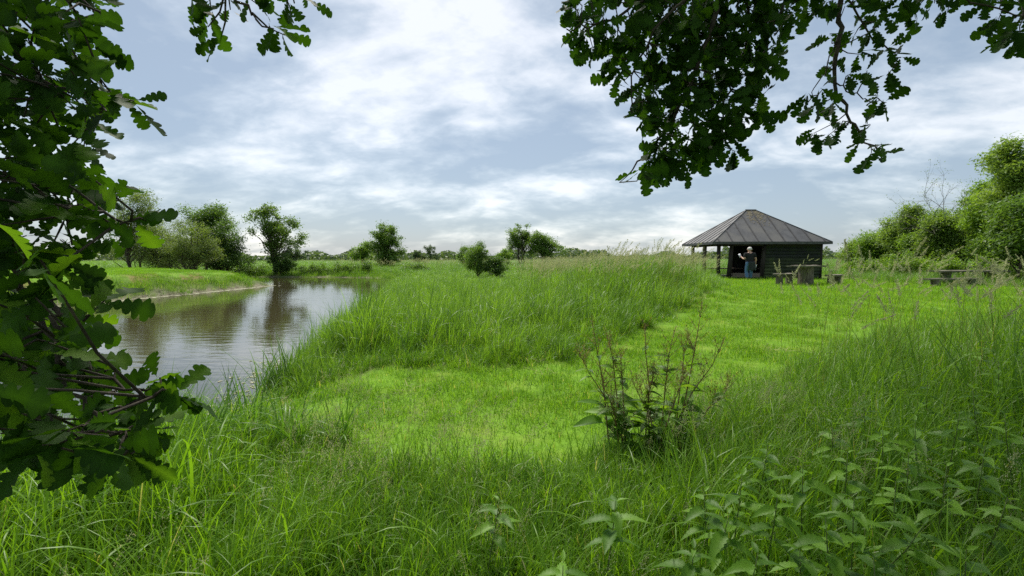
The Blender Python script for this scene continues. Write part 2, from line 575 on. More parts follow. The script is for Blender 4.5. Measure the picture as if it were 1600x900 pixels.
def build_water():
    m, n, l = new_mat('pond_water')
    out = nd(n, 'ShaderNodeOutputMaterial')
    p = nd(n, 'ShaderNodeBsdfPrincipled')
    p.inputs['Base Color'].default_value = (0.060, 0.052, 0.026, 1)
    p.inputs['Roughness'].default_value = 0.04
    p.inputs['IOR'].default_value = 2.3   # raised past real water to force a brighter sky reflection
    geo = nd(n, 'ShaderNodeNewGeometry')
    mp = nd(n, 'ShaderNodeMapping')
    mp.inputs['Rotation'].default_value = (0, 0, R(12))
    mp.inputs['Scale'].default_value = (0.55, 1.5, 1)
    l.new(geo.outputs['Position'], mp.inputs[0])
    a = nd(n, 'ShaderNodeTexNoise')
    a.inputs['Scale'].default_value = 2.6
    a.inputs['Detail'].default_value = 4
    a.inputs['Distortion'].default_value = 0.4
    l.new(mp.outputs[0], a.inputs['Vector'])
    b0 = nd(n, 'ShaderNodeTexNoise')          # wind lanes: where ripples are strong
    b0.inputs['Scale'].default_value = 0.22
    b0.inputs['Detail'].default_value = 3
    l.new(mp.outputs[0], b0.inputs['Vector'])
    r0 = nd(n, 'ShaderNodeMapRange')
    r0.inputs['From Min'].default_value = 0.38
    r0.inputs['From Max'].default_value = 0.66
    r0.inputs['To Min'].default_value = 0.25
    r0.inputs['To Max'].default_value = 1.0
    l.new(b0.outputs['Fac'], r0.inputs['Value'])
    bm = nd(n, 'ShaderNodeBump')
    bm.inputs['Distance'].default_value = 0.007
    l.new(r0.outputs[0], bm.inputs['Strength'])
    l.new(a.outputs['Fac'], bm.inputs['Height'])
    l.new(bm.outputs[0], p.inputs['Normal'])
    l.new(p.outputs[0], out.inputs[0])
    x0, x1, y0, y1 = -56, -2.6, -4, 54
    me = mesh('water', [(x0, y0, WATER_Z), (x1, y0, WATER_Z), (x1, y1, WATER_Z), (x0, y1, WATER_Z)], [(0, 1, 2, 3)], [m])
    obj('water', me, kind='structure', label='still brown pond water')


build_water()


def build_scum():
    m = noise_mat('pond_scum', (0.20, 0.21, 0.11), (0.36, 0.35, 0.25), 6, 0.9, 0)
    A = POND[22:29]
    vs, fs = [], []
    for i in range(len(A) - 1):
        e = A[i + 1] - A[i]; L = np.hypot(*e)
        for k in range(int(L * 70)):
            c = A[i] + e * rng.random() + np.array([1.0, 0.05]) * (abs(rng.normal(0, 0.32)) - 0.05)
            vs.append((c, rng.uniform(0.03, 0.13)))
    for k in range(420):                                        # a little weed by the near shore
        y = rng.uniform(3.6, 8.5)
        x = np.interp(y, POND[3:9, 1], POND[3:9, 0]) - abs(rng.normal(0.05, 0.35))
        vs.append((np.array([x, y]), rng.uniform(0.01, 0.035)))
    V, F = [], []
    for c, r in vs:
        b = len(V)
        a0 = rng.random() * 6
        for q in range(6):
            rr = r * rng.uniform(0.6, 1.2)
            V.append((c[0] + rr * math.cos(a0 + q * 1.047), c[1] + 1.4 * rr * math.sin(a0 + q * 1.047), WATER_Z + 0.004 + 0.0005 * (b % 97) / 97 * 6))
        F.append(tuple(range(b, b + 6)))
    obj('pond_scum', mesh('pond_scum', V, F, [m]), kind='stuff', label='pale scum and weed floating along the pond banks')


build_scum()

# ------------------------------------------------------------------ blades and scattering
WIND = np.array([0.9, 0.15])


def blades(n, spread, hmin, hmax, w, th0, th1, segs=5, wind=0.5, lie=False):
    """n grass blades as one mesh: verts, quad faces, per-vertex 'var'"""
    rad = spread * np.sqrt(rng.random(n))
    pa = rng.random(n) * 2 * np.pi
    root = np.stack([rad * np.cos(pa), rad * np.sin(pa)], 1)
    az = rng.random(n) * 2 * np.pi
    d = np.stack([np.cos(az), np.sin(az)], 1) + wind * WIND * (0.4 + rng.random((n, 1)))
    d /= np.linalg.norm(d, axis=1, keepdims=True) + 1e-9
    L = hmin + (hmax - hmin) * rng.random(n) ** 1.2
    t0 = th0 * rng.random(n)
    t1 = th1 * (0.15 + 0.85 * rng.random(n) ** 1.3)
    if lie:
        t0 = np.full(n, 1.35); t1 = np.full(n, 0.2) * rng.random(n)
    var = rng.random(n)
    W = w * (0.55 + 0.75 * rng.random(n))
    tw = (rng.random(n) - 0.5) * 1.6
    V = np.zeros((n, segs + 1, 2, 3))
    pos = np.zeros((n, 3)); pos[:, :2] = root
    pos[:, 2] = -0.03 if not lie else 0.02
    for s in range(segs + 1):
        t = s / segs
        if s:
            th = t0 + t1 * ((t - 0.5 / segs) ** 1.6)
            step = L / segs
            pos = pos + np.stack([d[:, 0] * np.sin(th) * step, d[:, 1] * np.sin(th) * step, np.cos(th) * step], 1)
        wd = W * (1 - t ** 2.2) * (0.65 + 0.35 * min(1, t * 4)) + 0.0004
        ca, sa = np.cos(tw * t), np.sin(tw * t)
        side = np.stack([-d[:, 1] * ca - d[:, 0] * sa * 0.3, d[:, 0] * ca - d[:, 1] * sa * 0.3, sa * 0.6], 1)
        V[:, s, 0] = pos - side * wd[:, None] * 0.5
        V[:, s, 1] = pos + side * wd[:, None] * 0.5
    k = (segs + 1) * 2
    b = np.arange(n)[:, None, None] * k
    s = np.arange(segs)[None, :, None] * 2
    f = (b + s + np.array([0, 1, 3, 2])[None, None, :]).reshape(-1, 4)
    return V.reshape(-1, 3), f, np.repeat(var, k)


def join(parts):
    vs, fs, va = [], [], []
    n = 0
    for v, f, a in parts:
        vs.append(v); fs.append(f + n); va.append(a)
        n += len(v)
    return np.concatenate(vs), np.concatenate(fs), np.concatenate(va)


def seed_stems(n, spread, hmin, hmax, head=0.18, bits=26, arch=0.9, thick=0.0022, bit=0.011, plume=0.035):
    """flowering grass stems with feathery heads; returns (stalk parts, head parts)"""
    sv, sf, sa, hv, hf, ha = [], [], [], [], [], []
    for i in range(n):
        r = spread * math.sqrt(rng.random()); a = rng.random() * 6.283
        p = np.array([r * math.cos(a), r * math.sin(a), -0.02])
        az = rng.normal(0.1, 0.9)
        d = np.array([math.cos(az), math.sin(az), 0])
        L = hmin + (hmax - hmin) * rng.random()
        t0 = 0.25 * rng.random(); t1 = arch * (0.3 + 0.7 * rng.random())
        segs = 8
        pts = [p.copy()]
        for s in range(segs):
            th = t0 + t1 * ((s + 0.5) / segs) ** 2.2
            p = p + (d * math.sin(th) + np.array([0, 0, math.cos(th)])) * L / segs
            pts.append(p.copy())
        pts = np.array(pts)
        side = np.array([-d[1], d[0], 0])
        w = thick * (1 - 0.5 * np.linspace(0, 1, segs + 1))[:, None]
        V = np.stack([pts - side * w, pts + side * w], 1).reshape(-1, 3)
        V2 = np.stack([pts - d * w, pts + d * w], 1).reshape(-1, 3)
        F = np.array([[2 * s, 2 * s + 1, 2 * s + 3, 2 * s + 2] for s in range(segs)])
        base = sum(len(q) for q in sv)
        sv += [V, V2]; sf += [F + base, F + base + len(V)]
        sa.append(np.full(len(V) * 2, rng.random()))
        # head
        hl = head * (0.7 + 0.6 * rng.random())
        seglen = np.linspace(0, 1, segs + 1) * L
        vv = rng.random()
        for b in range(bits):
            u = rng.random()
            s = L - hl * u
            q = np.array([np.interp(s, seglen, pts[:, c]) for c in range(3)])
            ax = pts[-1] - pts[-3]; ax /= np.linalg.norm(ax)
            off = rng.normal(0, 1, 3); off -= ax * (off @ ax); off /= np.linalg.norm(off) + 1e-9
            rr = plume * (0.25 + u * 0.9) * rng.random()
            c0 = q + off * rr + ax * 0.01
            dirn = ax * 0.9 + off * 0.5 + rng.normal(0, 0.25, 3); dirn /= np.linalg.norm(dirn)
            wv = np.cross(dirn, rng.normal(0, 1, 3)); wv /= np.linalg.norm(wv) + 1e-9
            ln = bit * (0.7 + 0.6 * rng.random())
            base = len(hv) * 4
            hv.append(np.array([c0 - dirn * ln, c0 + wv * ln * 0.32, c0 + dirn * ln, c0 - wv * ln * 0.32]))
            hf.append(np.array([[0, 1, 2, 3]]) + base)
            ha.append(np.full(4, vv))
    return (np.concatenate(sv), np.concatenate(sf), np.concatenate(sa)), (np.concatenate(hv), np.concatenate(hf), np.concatenate(ha))


def clump_obj(name, parts_with_mats):
    vs, fs, va, mi = [], [], [], []
    n = 0
    mats = []
    for (v, f, a), m in parts_with_mats:
        vs.append(v); fs.append(f + n); va.append(a)
        mi.append(np.full(len(f), len(mats), dtype=np.int32))
        mats.append(m); n += len(v)
    me = mesh(name, np.concatenate(vs), np.concatenate(fs), mats, True, {'var': np.concatenate(va)})
    me.polygons.foreach_set('material_index', np.concatenate(mi))
    return bpy.data.objects.new(name, me)


def scatter(name, label, sources, P, scl, tint, rotz=None, tilt=None, kind='stuff', zoff=0.0, Z=None, parent=None, category=None, vec_rot=None):
    """one object: points with geometry-node instances of the source clumps"""
    n = len(P)
    col = bpy.data.collections.new(name + '_source')
    for s in sources:
        col.objects.link(s)
    if Z is None:
        Z = height(P[:, 0], P[:, 1]) + zoff
    v = np.column_stack([P[:, 0], P[:, 1], Z])
    rot = np.zeros((n, 3))
    rot[:, 2] = rng.uniform(-0.7, 0.7, n) if rotz is None else rotz
    if tilt is not None:
        rot[:, 0] = rng.normal(0, tilt, n); rot[:, 1] = rng.normal(0, tilt, n)
    if vec_rot is not None:
        rot = vec_rot
    scl = np.asarray(scl, float)
    if scl.ndim == 1:
        scl = np.repeat(scl[:, None], 3, 1)
    me = bpy.data.meshes.new(name)
    me.vertices.add(n)
    me.vertices.foreach_set('co', v.astype(np.float32).ravel())
    for an, av in (('rot', rot), ('scl', scl)):
        a = me.attributes.new(an, 'FLOAT_VECTOR', 'POINT')
        a.data.foreach_set('vector', av.astype(np.float32).ravel())
    a = me.attributes.new('tint', 'FLOAT', 'POINT')
    a.data.foreach_set('value', np.asarray(tint, np.float32))
    a = me.attributes.new('idx', 'INT', 'POINT')
    a.data.foreach_set('value', rng.integers(0, len(sources), n).astype(np.int32))
    o = obj(name, me, parent=parent, kind=kind)
    if label:
        o['label'] = label
    if category:
        o['category'] = category
    ng = bpy.data.node_groups.new(name + '_nodes', 'GeometryNodeTree')
    ng.interface.new_socket('Geometry', in_out='INPUT', socket_type='NodeSocketGeometry')
    ng.interface.new_socket('Geometry', in_out='OUTPUT', socket_type='NodeSocketGeometry')
    N, L = ng.nodes, ng.links
    gi, go = N.new('NodeGroupInput'), N.new('NodeGroupOutput')
    ci = N.new('GeometryNodeCollectionInfo')
    ci.inputs['Collection'].default_value = col
    ci.inputs['Separate Children'].default_value = True
    ci.inputs['Reset Children'].default_value = True
    ip = N.new('GeometryNodeInstanceOnPoints')
    ip.inputs['Pick Instance'].default_value = True
    L.new(gi.outputs[0], ip.inputs['Points'])
    L.new(ci.outputs[0], ip.inputs['Instance'])

    def na(nm, dt):
        q = N.new('GeometryNodeInputNamedAttribute')
        q.data_type = dt
        q.inputs['Name'].default_value = nm
        return q.outputs[0]
    L.new(na('idx', 'INT'), ip.inputs['Instance Index'])
    e2r = N.new('FunctionNodeEulerToRotation')
    L.new(na('rot', 'FLOAT_VECTOR'), e2r.inputs[0])
    L.new(e2r.outputs[0], ip.inputs['Rotation'])
    L.new(na('scl', 'FLOAT_VECTOR'), ip.inputs['Scale'])
    L.new(ip.outputs[0], go.inputs[0])
    md = o.modifiers.new('scatter', 'NODES')
    md.node_group = ng
    return o


def in_view(P, margin=0.12, back=0.6):
    """keep only what a camera near the photograph's could see"""
    return (P[:, 1] > back) & (np.abs(P[:, 0]) < (P[:, 1] + 1.2) * (800 / FPX + margin))


def rand_pts(x0, x1, y0, y1, dens):
    n = int((x1 - x0) * (y1 - y0) * dens)
    return np.column_stack([rng.uniform(x0, x1, n), rng.uniform(y0, y1, n)])


def build_lawn():
    src = []
    for i in range(6):
        v, f, a = join([blades(190, 0.26, 0.035, 0.105, 0.0050, 0.8, 1.3, 3, 0.3), blades(16, 0.24, 0.09, 0.17, 0.0055, 0.5, 1.6, 4, 0.3)])
        src.append(clump_obj('lawn_patch', [((v, f, a), M['lawn'])]))
    P = np.concatenate([rand_pts(-3.6, 6, 3, 9, 26), rand_pts(-3, 16, 9, 16, 14), rand_pts(4, 36, 16, 27, 8)])
    m = lawn_mask(P) > rng.random(len(P)) * 0.8 + 0.1
    P = P[m & in_view(P)]
    d = np.hypot(P[:, 0], P[:, 1])
    s = rng.uniform(0.75, 1.25, len(P)) * (1 + sst(d, 8, 26) * 0.75)
    tint = 0.24 + 0.24 * wob(P[:, 0], P[:, 1], 0.9, 2) + 0.2 * wob(P[:, 0], P[:, 1], 3.1, 6) + 0.2 * rng.standard_normal(len(P)) + 0.12 * sst(d, 4, 14)
    s *= 1 + 0.28 * wob(P[:, 0], P[:, 1], 2.7, 4)
    scatter('mown_grass', 'short bright green mown grass of the clearing and the path to the hut', src, P, s, tint, rng.uniform(-3, 3, len(P)))
    # short undergrowth below the long grass
    src_u = [clump_obj('undergrowth_patch', [(blades(150, 0.25, 0.07, 0.22, 0.0062, 0.7, 1.5, 4, 0.3), M['meadow'])]) for _ in range(5)]
    P = np.concatenate([rand_pts(-6, 7, 0.7, 4.8, 34), rand_pts(0.5, 10, 4.8, 10, 18), rand_pts(-9, -2, 2, 5, 14), rand_pts(-4.5, 5, 5.8, 12, 14), rand_pts(-8, 10, 12, 24, 5)])
    P = P[(sdist(P, POND) > 0.12) & in_view(P, 0.2, 0.7) & (lawn_mask(P) < 0.35)]
    tint = 0.22 + 0.25 * wob(P[:, 0], P[:, 1], 1.4, 7) + 0.2 * rng.standard_normal(len(P))
    scatter('undergrowth', 'short dense undergrowth of grass below the long blades', src_u, P, rng.uniform(0.8, 1.5, len(P)), tint, rng.uniform(-3, 3, len(P)))
    # left bank lawn across the pond
    P = rand_pts(-46, -15, 14, 43, 9)
    dd = sdist(P, POND)
    P = P[(dd > 0.9) & in_view(P)]
    scatter('bank_turf', 'closely mown turf on the far left bank', src, P, rng.uniform(0.9, 1.3, len(P)),
            0.15 + 0.35 * wob(P[:, 0], P[:, 1], 0.5, 4) + 0.1 * rng.standard_normal(len(P)), rng.uniform(-3, 3, len(P)))
    # straw left from mowing
    src = [clump_obj('straw_wisp', [(blades(16, 0.16, 0.10, 0.24, 0.0035, 0, 0, 3, 0, True), M['straw'])]) for _ in range(4)]
    P = rand_pts(-2.8, 8, 3.8, 16, 9)
    m = (lawn_mask(P) > 0.5) & (wob(P[:, 0], P[:, 1], 1.5, 6) > rng.uniform(0.3, 1.0, len(P)))
    P = P[m]
    scatter('cut_straw', 'dry cut straw lying in wisps on the mown clearing', src, P, rng.uniform(0.6, 1.2, len(P)),
            rng.uniform(0, 0.5, len(P)), rng.uniform(-3, 3, len(P)), zoff=0.05)


build_lawn()


def build_meadow():
    # long grass round the camera
    near = []
    for i in range(8):
        p1 = blades(34, 0.16, 0.25, 0.66, 0.0068, 0.5, 2.0, 8, 0.4)
        p0 = blades(7, 0.14, 0.40, 0.80, 0.0100, 0.45, 2.5, 9, 0.5)
        p1 = join([p0, p1])
        p2 = blades(26, 0.17, 0.12, 0.32, 0.0055, 0.6, 1.2, 5, 0.3)
        near.append(clump_obj('long_grass_clump', [(join([p1, p2]), M['meadow'])]))
    P = np.concatenate([rand_pts(-6, 7, 0.7, 4.6, 26), rand_pts(1.0, 9.5, 4.6, 9.5, 20), rand_pts(-9, -2, 2, 5, 14)])
    lm = lawn_mask(P)
    dpond = sdist(P, POND)
    keep = (dpond > 0.15) & in_view(P, 0.2, 0.7) & (lm < 0.35 + 0.3 * rng.random(len(P))) & (np.hypot(P[:, 0], P[:, 1]) > 1.15)
    P = P[keep]; lm = lm[keep]
    edge = np.clip(sdist(P, LAWN) / (1.0 + 1.3 * sst(P[:, 0], 1.5, 4)), 0, 1)
    s = (0.38 + 0.64 * edge) * rng.uniform(0.7, 1.25, len(P)) * (1 + 0.22 * wob(P[:, 0], P[:, 1], 2.4, 8))
    s *= 1 + 0.45 * sst(P[:, 0], 1.4, 4.0) * sst(P[:, 1], 2.0, 4.2)
    s *= 1 - 0.22 * (1 - sst(P[:, 1], 1.2, 2.6))
    s *= 1 - 0.28 * np.exp(-((P[:, 0] - 0.1) / 1.1) ** 2)
    s *= 0.5 + 0.5 * np.clip(sdist(P, POND) / 1.3, 0, 1)
    tint = 0.44 + 0.32 * wob(P[:, 0], P[:, 1], 1.1, 3) + 0.18 * rng.standard_normal(len(P)) - 0.10 * sst(P[:, 0], 1.2, 3.5)
    # half-tall tufts: a ragged border between lawn and mound, and strays on the lawn
    Q = np.concatenate([rand_pts(-3.4, 11.5, 5, 26, 13), rand_pts(-2.6, 6, 3.8, 12, 2.0), rand_pts(4, 14, 8, 12.5, 6)])
    dl = sdist(Q, LAWN)
    left = Q[:, 0] < np.interp(Q[:, 1], [5, 8, 10, 18, 25], [0.6, 2.2, 3.8, 8.6, 11.2])
    k1 = left & (dl > -0.05 + 0.2 * rng.standard_normal(len(Q))) & (dl < 1.6)
    k2 = (dl < 0) & (rng.random(len(Q)) < 0.03)
    k3 = ~left & (dl > -0.35 * rng.random(len(Q))) & (dl < 2.5)
    k = (k1 | k2 | k3) & (sdist(Q, POND) > 0.1) & in_view(Q)
    Q, dl = Q[k], dl[k]
    P = np.concatenate([P, Q])
    s = np.concatenate([s, rng.uniform(0.28, 0.5, len(Q)) * (1 + 0.5 * np.clip(dl / 1.5, 0, 1))])
    tint = np.concatenate([tint, 0.42 + 0.25 * rng.standard_normal(len(Q))])
    scatter('meadow_grass', 'long uncut grass filling the foreground', near, P, s, tint, tilt=0.08)

    # tall grass on the low mound between pond and path
    tall = []
    for i in range(8):
        p1 = blades(30, 0.22, 0.45, 1.12, 0.0100, 0.40, 1.75, 7, 0.6)
        p0 = blades(8, 0.2, 0.55, 1.10, 0.016, 0.4, 2.2, 8, 0.6)
        p1 = join([p0, p1])
        p2 = blades(24, 0.26, 0.25, 0.6, 0.009, 0.6, 1.4, 5, 0.4)
        if i in (2, 5):                     # blue-green clumps of broad arching blades
            p1 = join([blades(26, 0.22, 0.5, 1.15, 0.015, 0.4, 2.2, 8, 0.6), blades(14, 0.2, 0.5, 1.2, 0.011, 0.25, 0.8, 6, 0.5)])
        tall.append(clump_obj('tall_grass_clump', [(p1, M['reed' if i in (2, 5) else 'tall']), (p2, M['tall'])]))
    P = np.concatenate([rand_pts(-5, 6, 5.6, 13, 15), rand_pts(-9, 12, 13, 30, 8), rand_pts(-12, 14, 30, 48, 4)])
    dp, dl = sdist(P, POND), sdist(P, LAWN)
    right_edge = np.interp(P[:, 1], [0, 9, 18, 25, 33, 60], [3.4, 3.4, 9, 11.2, 12.5, 18])
    keep = (dp > 0.12) & (dl > 0.05) & in_view(P) & (P[:, 0] < right_edge) & ~((P[:, 1] < 6.1) & (P[:, 0] > -2.5))
    keep &= ~((np.abs(P[:, 0] - 15) < 4.8) & (np.abs(P[:, 1] - 29) < 3.6))
    P = P[keep]
    d = np.hypot(P[:, 0], P[:, 1])
    front = np.clip((sdist(P, LAWN) + 0.8 * wob(P[:, 0], P[:, 1], 1.7, 9)) / 1.7, 0, 1) ** 0.8
    shore = np.clip(sdist(P, POND) / 1.0, 0, 1)
    s = rng.uniform(0.65, 1.2, len(P)) * (0.36 + 0.64 * front) * (0.7 + 0.3 * shore)
    s *= 1 + 0.16 * wob(P[:, 0], P[:, 1], 0.8, 2) + 0.12 * wob(P[:, 0], P[:, 1], 2.6, 4)
    s *= 0.70 + 0.32 * sst(P[:, 0], 0.3, 4.0)
    s *= 1 + 0.32 * (1 - sst(P[:, 1], 9, 14)) * (1 - sst(P[:, 0], 0.3, 4.0))
    s *= 1 - 0.30 * sst(P[:, 1], 17, 24)
    sc = np.column_stack([s * (1 + 0.6 * sst(d, 12, 40)), s * (1 + 0.6 * sst(d, 12, 40)), s])
    tint = 0.40 + 0.26 * wob(P[:, 0], P[:, 1], 0.55, 1) + 0.22 * wob(P[:, 0], P[:, 1], 2.2, 5) + 0.2 * rng.standard_normal(len(P))
    scatter('tall_grass', 'tall unmown grass on the low mound beside the pond', tall, P, sc, tint, tilt=0.06)

    # rough field grass: far shore, behind the hut, right of the lawn
    P = np.concatenate([rand_pts(-60, 60, 40, 70, 2.2), rand_pts(-110, 120, 70, 130, 0.75), rand_pts(11, 48, 18, 48, 4.2), rand_pts(-52, -26, 30, 52, 1.6)])
    dp, dl = sdist(P, POND), sdist(P, LAWN)
    keep = (dp > 0.3) & (dl > 0.2) & in_view(P)
    keep &= ~((np.abs(P[:, 0] - 14.8) < 4.6) & (np.abs(P[:, 1] - 28.6) < 3.6))
    keep &= ~((P[:, 0] < -13) & (P[:, 1] < 42))
    P = P[keep]
    d = np.hypot(P[:, 0], P[:, 1])
    s = rng.uniform(0.7, 1.15, len(P)) * np.where((P[:, 0] > 11) & (P[:, 1] < 32), 0.55, np.where(P[:, 1] < 60, 0.75, 0.9))
    wide = 1.2 + 1.6 * sst(d, 30, 110)
    sc = np.column_stack([s * wide, s * wide, s])
    tint = 0.20 + 0.3 * wob(P[:, 0], P[:, 1], 0.22, 1) + 0.13 * rng.standard_normal(len(P))
    scatter('field_grass', 'rough field grass beyond the pond and around the hut', tall, P, sc, tint, tilt=0.06)

    Q = rand_pts(15.5, 30, 17.6, 23.5, 7)
    Q = Q[(sdist(Q, LAWN) > -0.9) & (Q[:, 0] > 16.6)]
    P2 = np.concatenate([Q])
    scatter('rough_grass', 'rough half-tall grass round the plank table at the right', tall, P2, rng.uniform(0.35, 0.72, len(P2)),
            0.3 + 0.25 * rng.standard_normal(len(P2)), tilt=0.08)

    # flowering stems
    hs = []
    for i in range(6):
        st, hd = seed_stems(9, 0.35, 0.95, 1.45, 0.24, 46, 1.1, 0.0030, 0.017, 0.05)
        hs.append(clump_obj('flowering_grass', [(st, M['stalk']), (hd, M['seed'])]))
    P = np.concatenate([rand_pts(-1.5, 9.5, 12, 26, 1.7), rand_pts(-8, 14, 26, 46, 0.7), rand_pts(-20, 22, 46, 80, 0.25)])
    dl = sdist(P, LAWN)
    keep = (sdist(P, POND) > 0.5) & (dl > 0.5) & in_view(P)
    keep &= (P[:, 0] > 1.2 + rng.normal(0, 0.8, len(P))) | (P[:, 1] > 48)
    right_edge = np.interp(P[:, 1], [0, 9, 18, 25, 33, 90], [3, 3.4, 9, 11.0, 12.5, 40])
    keep &= (P[:, 0] < right_edge)
    keep &= ~((np.abs(P[:, 0] - 14.8) < 4.6) & (np.abs(P[:, 1] - 28.6) < 3.6))
    P = P[keep]
    d = np.hypot(P[:, 0], P[:, 1])
    s = rng.uniform(0.75, 1.1, len(P))
    sc = np.column_stack([s, s, s]) * (1 + 0.10 * sst(d, 25, 60))[:, None]
    scatter('flowering_grass', 'pale flowering grass heads nodding over the mound', hs, P, sc, rng.uniform(0, 0.6, len(P)), tilt=0.08)

    # seed heads close by: fine panicles in the foreground and taller ones at the right
    hs2 = []
    for i in range(5):
        st, hd = seed_stems(5, 0.14, 0.5, 0.85, 0.20, 100, 0.7, 0.0010, 0.0046, 0.06)
        hs2.append(clump_obj('bent_grass', [(st, M['stalk']), (hd, M['seed'])]))
    P = rand_pts(-1.6, 2.4, 1.5, 4.2, 10)
    P = P[(lawn_mask(P) < 0.8) & (wob(P[:, 0], P[:, 1], 1.7, 3) > -0.35)]
    scatter('panicle_grass', 'fine pale grass panicles in the foreground', hs2, P, rng.uniform(0.65, 1.0, len(P)), rng.uniform(0, 0.5, len(P)), tilt=0.08)
    hs3 = []
    for i in range(5):
        st, hd = seed_stems(4, 0.25, 1.3, 1.75, 0.26, 120, 1.25, 0.0019, 0.011, 0.028)
        hs3.append(clump_obj('canary_grass', [(st, M['stalk']), (hd, M['seed'])]))
    P = np.concatenate([rand_pts(3.0, 9.0, 3.2, 8.0, 2.8), rand_pts(9, 26, 10, 20, 0.25)])
    P = P[in_view(P) & (P[:, 0] > 0.60 * P[:, 1])]
    scatter('canary_grass', 'tall arching seed stems in the right foreground', hs3, P, rng.uniform(0.85, 1.12, len(P)), rng.uniform(0, 0.6, len(P)), tilt=0.06)


build_meadow()


def build_reeds():
    src = []
    for i in range(5):
        src.append(clump_obj('reed_clump', [(blades(13, 0.13, 0.8, 1.5, 0.014, 0.22, 0.5, 7, 0.5), M['reed'])]))
    pts = []
    spots = [(575, 8.9), (590, 10.0), (566, 9.4), (722, 10.0), (715, 9.0), (832, 11.0), (826, 10.3), (655, 8.0), (960, 11.5)]
    for px, d in spots:
        pts.append(((px - 800) / FPX * d, d))
    for k in range(34):                       # along the water's edge
        t = rng.random()
        y = 4.5 + 30 * t ** 1.5
        x = np.interp(y, POND[4:13, 1], POND[4:13, 0]) + rng.uniform(0.0, 0.7)
        pts.append((x, y))
    P = np.array(pts)
    s = np.concatenate([rng.uniform(1.05, 1.3, len(spots)), rng.uniform(0.35, 0.7, 34)])
    scatter('reeds', 'upright blue-green reeds and cattail leaves along the shore', src, P, s, rng.uniform(0, 0.5, len(P)), tilt=0.05)
    # fringe along the left bank
    src2 = [clump_obj('bank_fringe', [(blades(60, 0.4, 0.2, 0.55, 0.012, 0.4, 1.2, 4, 0.5), M['tall'])]) for _ in range(4)]
    pts = []
    A = POND[22:29]
    for i in range(len(A) - 1):
        L = np.hypot(*(A[i + 1] - A[i]))
        for k in range(int(L * 9)):
            q = A[i] + (A[i + 1] - A[i]) * rng.random() + np.array([-1, 0.1]) * rng.uniform(-0.05, 1.3)
            pts.append(q)
    B = POND[12:17]
    for i in range(len(B) - 1):
        L = np.hypot(*(B[i + 1] - B[i]))
        for k in range(int(L * 9)):
            q = B[i] + (B[i + 1] - B[i]) * rng.random() + np.array([0.3, 1]) * rng.uniform(-0.1, 1.6)
            pts.append(q)
    P = np.array(pts)
    scatter('bank_fringe', 'ragged grass fringe hanging along the far banks', src2, P, rng.uniform(0.6, 1.15, len(P)),
            0.2 + 0.3 * rng.standard_normal(len(P)), tilt=0.1)
    # sedge tussock at the near shore
    for px, dep, s, lab in ((300, 3.5, 0.62, 'broad-bladed sedge tussock on the near bank, leftmost of the row'), (372, 3.75, 0.6, 'broad-bladed sedge tussock on the near bank, second from the left'),
                            (450, 3.6, 0.55, 'broad-bladed sedge tussock on the near bank, third from the left'), (215, 2.9, 0.6, 'broad-bladed sedge tussock below the hanging oak leaves'),
                            (525, 3.7, 0.42, 'small broad-bladed sedge tussock at the edge of the clearing'), (120, 2.6, 0.55, 'broad-bladed sedge tussock in the lower left corner')):
        x = (px - 800) / FPX * dep
        v, f, a = blades(70, 0.22 * s, 0.6 * s, 1.25 * s, 0.013, 0.6, 2.2, 9, 0.3)
        obj('sedge_tussock', mesh('sedge_tussock', v, f, [M['sedge']], True, {'var': a}), loc=(x, dep, h1(x, dep)), label=lab, category='sedge', group='sedges on the near bank')
    for (px, py, dep, s, n, lab) in ((428, 600, 6.7, 1.0, 150, 'dark green sedge tussock hanging over the water at the near shore'),
                                     (350, 690, 4.7, 0.8, 90, 'broad-bladed sedge tussock at the pond edge below the oak leaves')):
        x = (px - 800) / FPX * dep
        v, f, a = join([blades(n, 0.28 * s, 0.5 * s, 1.05 * s, 0.012, 0.7, 2.3, 9, 0.0), blades(n, 0.3 * s, 0.3 * s, 0.6 * s, 0.011, 0.9, 2.2, 7, 0.0)])
        me = mesh('sedge_tussock', v, f, [M['reed']], True, {'var': a})
        obj('sedge_tussock', me, loc=(x, dep, max(h1(x, dep), WATER_Z + 0.02)), label=lab, category='sedge')


build_reeds()


# ------------------------------------------------------------------ trees
def leaf_quads(cent, size, aspect=0.55, upbias=0.5, fold=0.25):
    n = len(cent)
    nrm = rng.standard_normal((n, 3)); nrm[:, 2] = np.abs(nrm[:, 2]) + upbias
    nrm /= np.linalg.norm(nrm, axis=1, keepdims=True)
    u = rng.standard_normal((n, 3)); u[:, 2] -= 0.35
    u -= nrm * (u * nrm).sum(1, keepdims=True)
    u /= np.linalg.norm(u, axis=1, keepdims=True) + 1e-9
    w = np.cross(nrm, u)
    s = (size * rng.uniform(0.6, 1.35, n))[:, None]
    V = np.stack([cent - u * s * 0.5, cent + w * s * aspect * 0.5 + nrm * s * fold * 0.3, cent + u * s * 0.5,
                  cent - w * s * aspect * 0.5 + nrm * s * fold * 0.3], 1).reshape(-1, 3)
    f = np.arange(n * 4).reshape(n, 4)
    return V, f


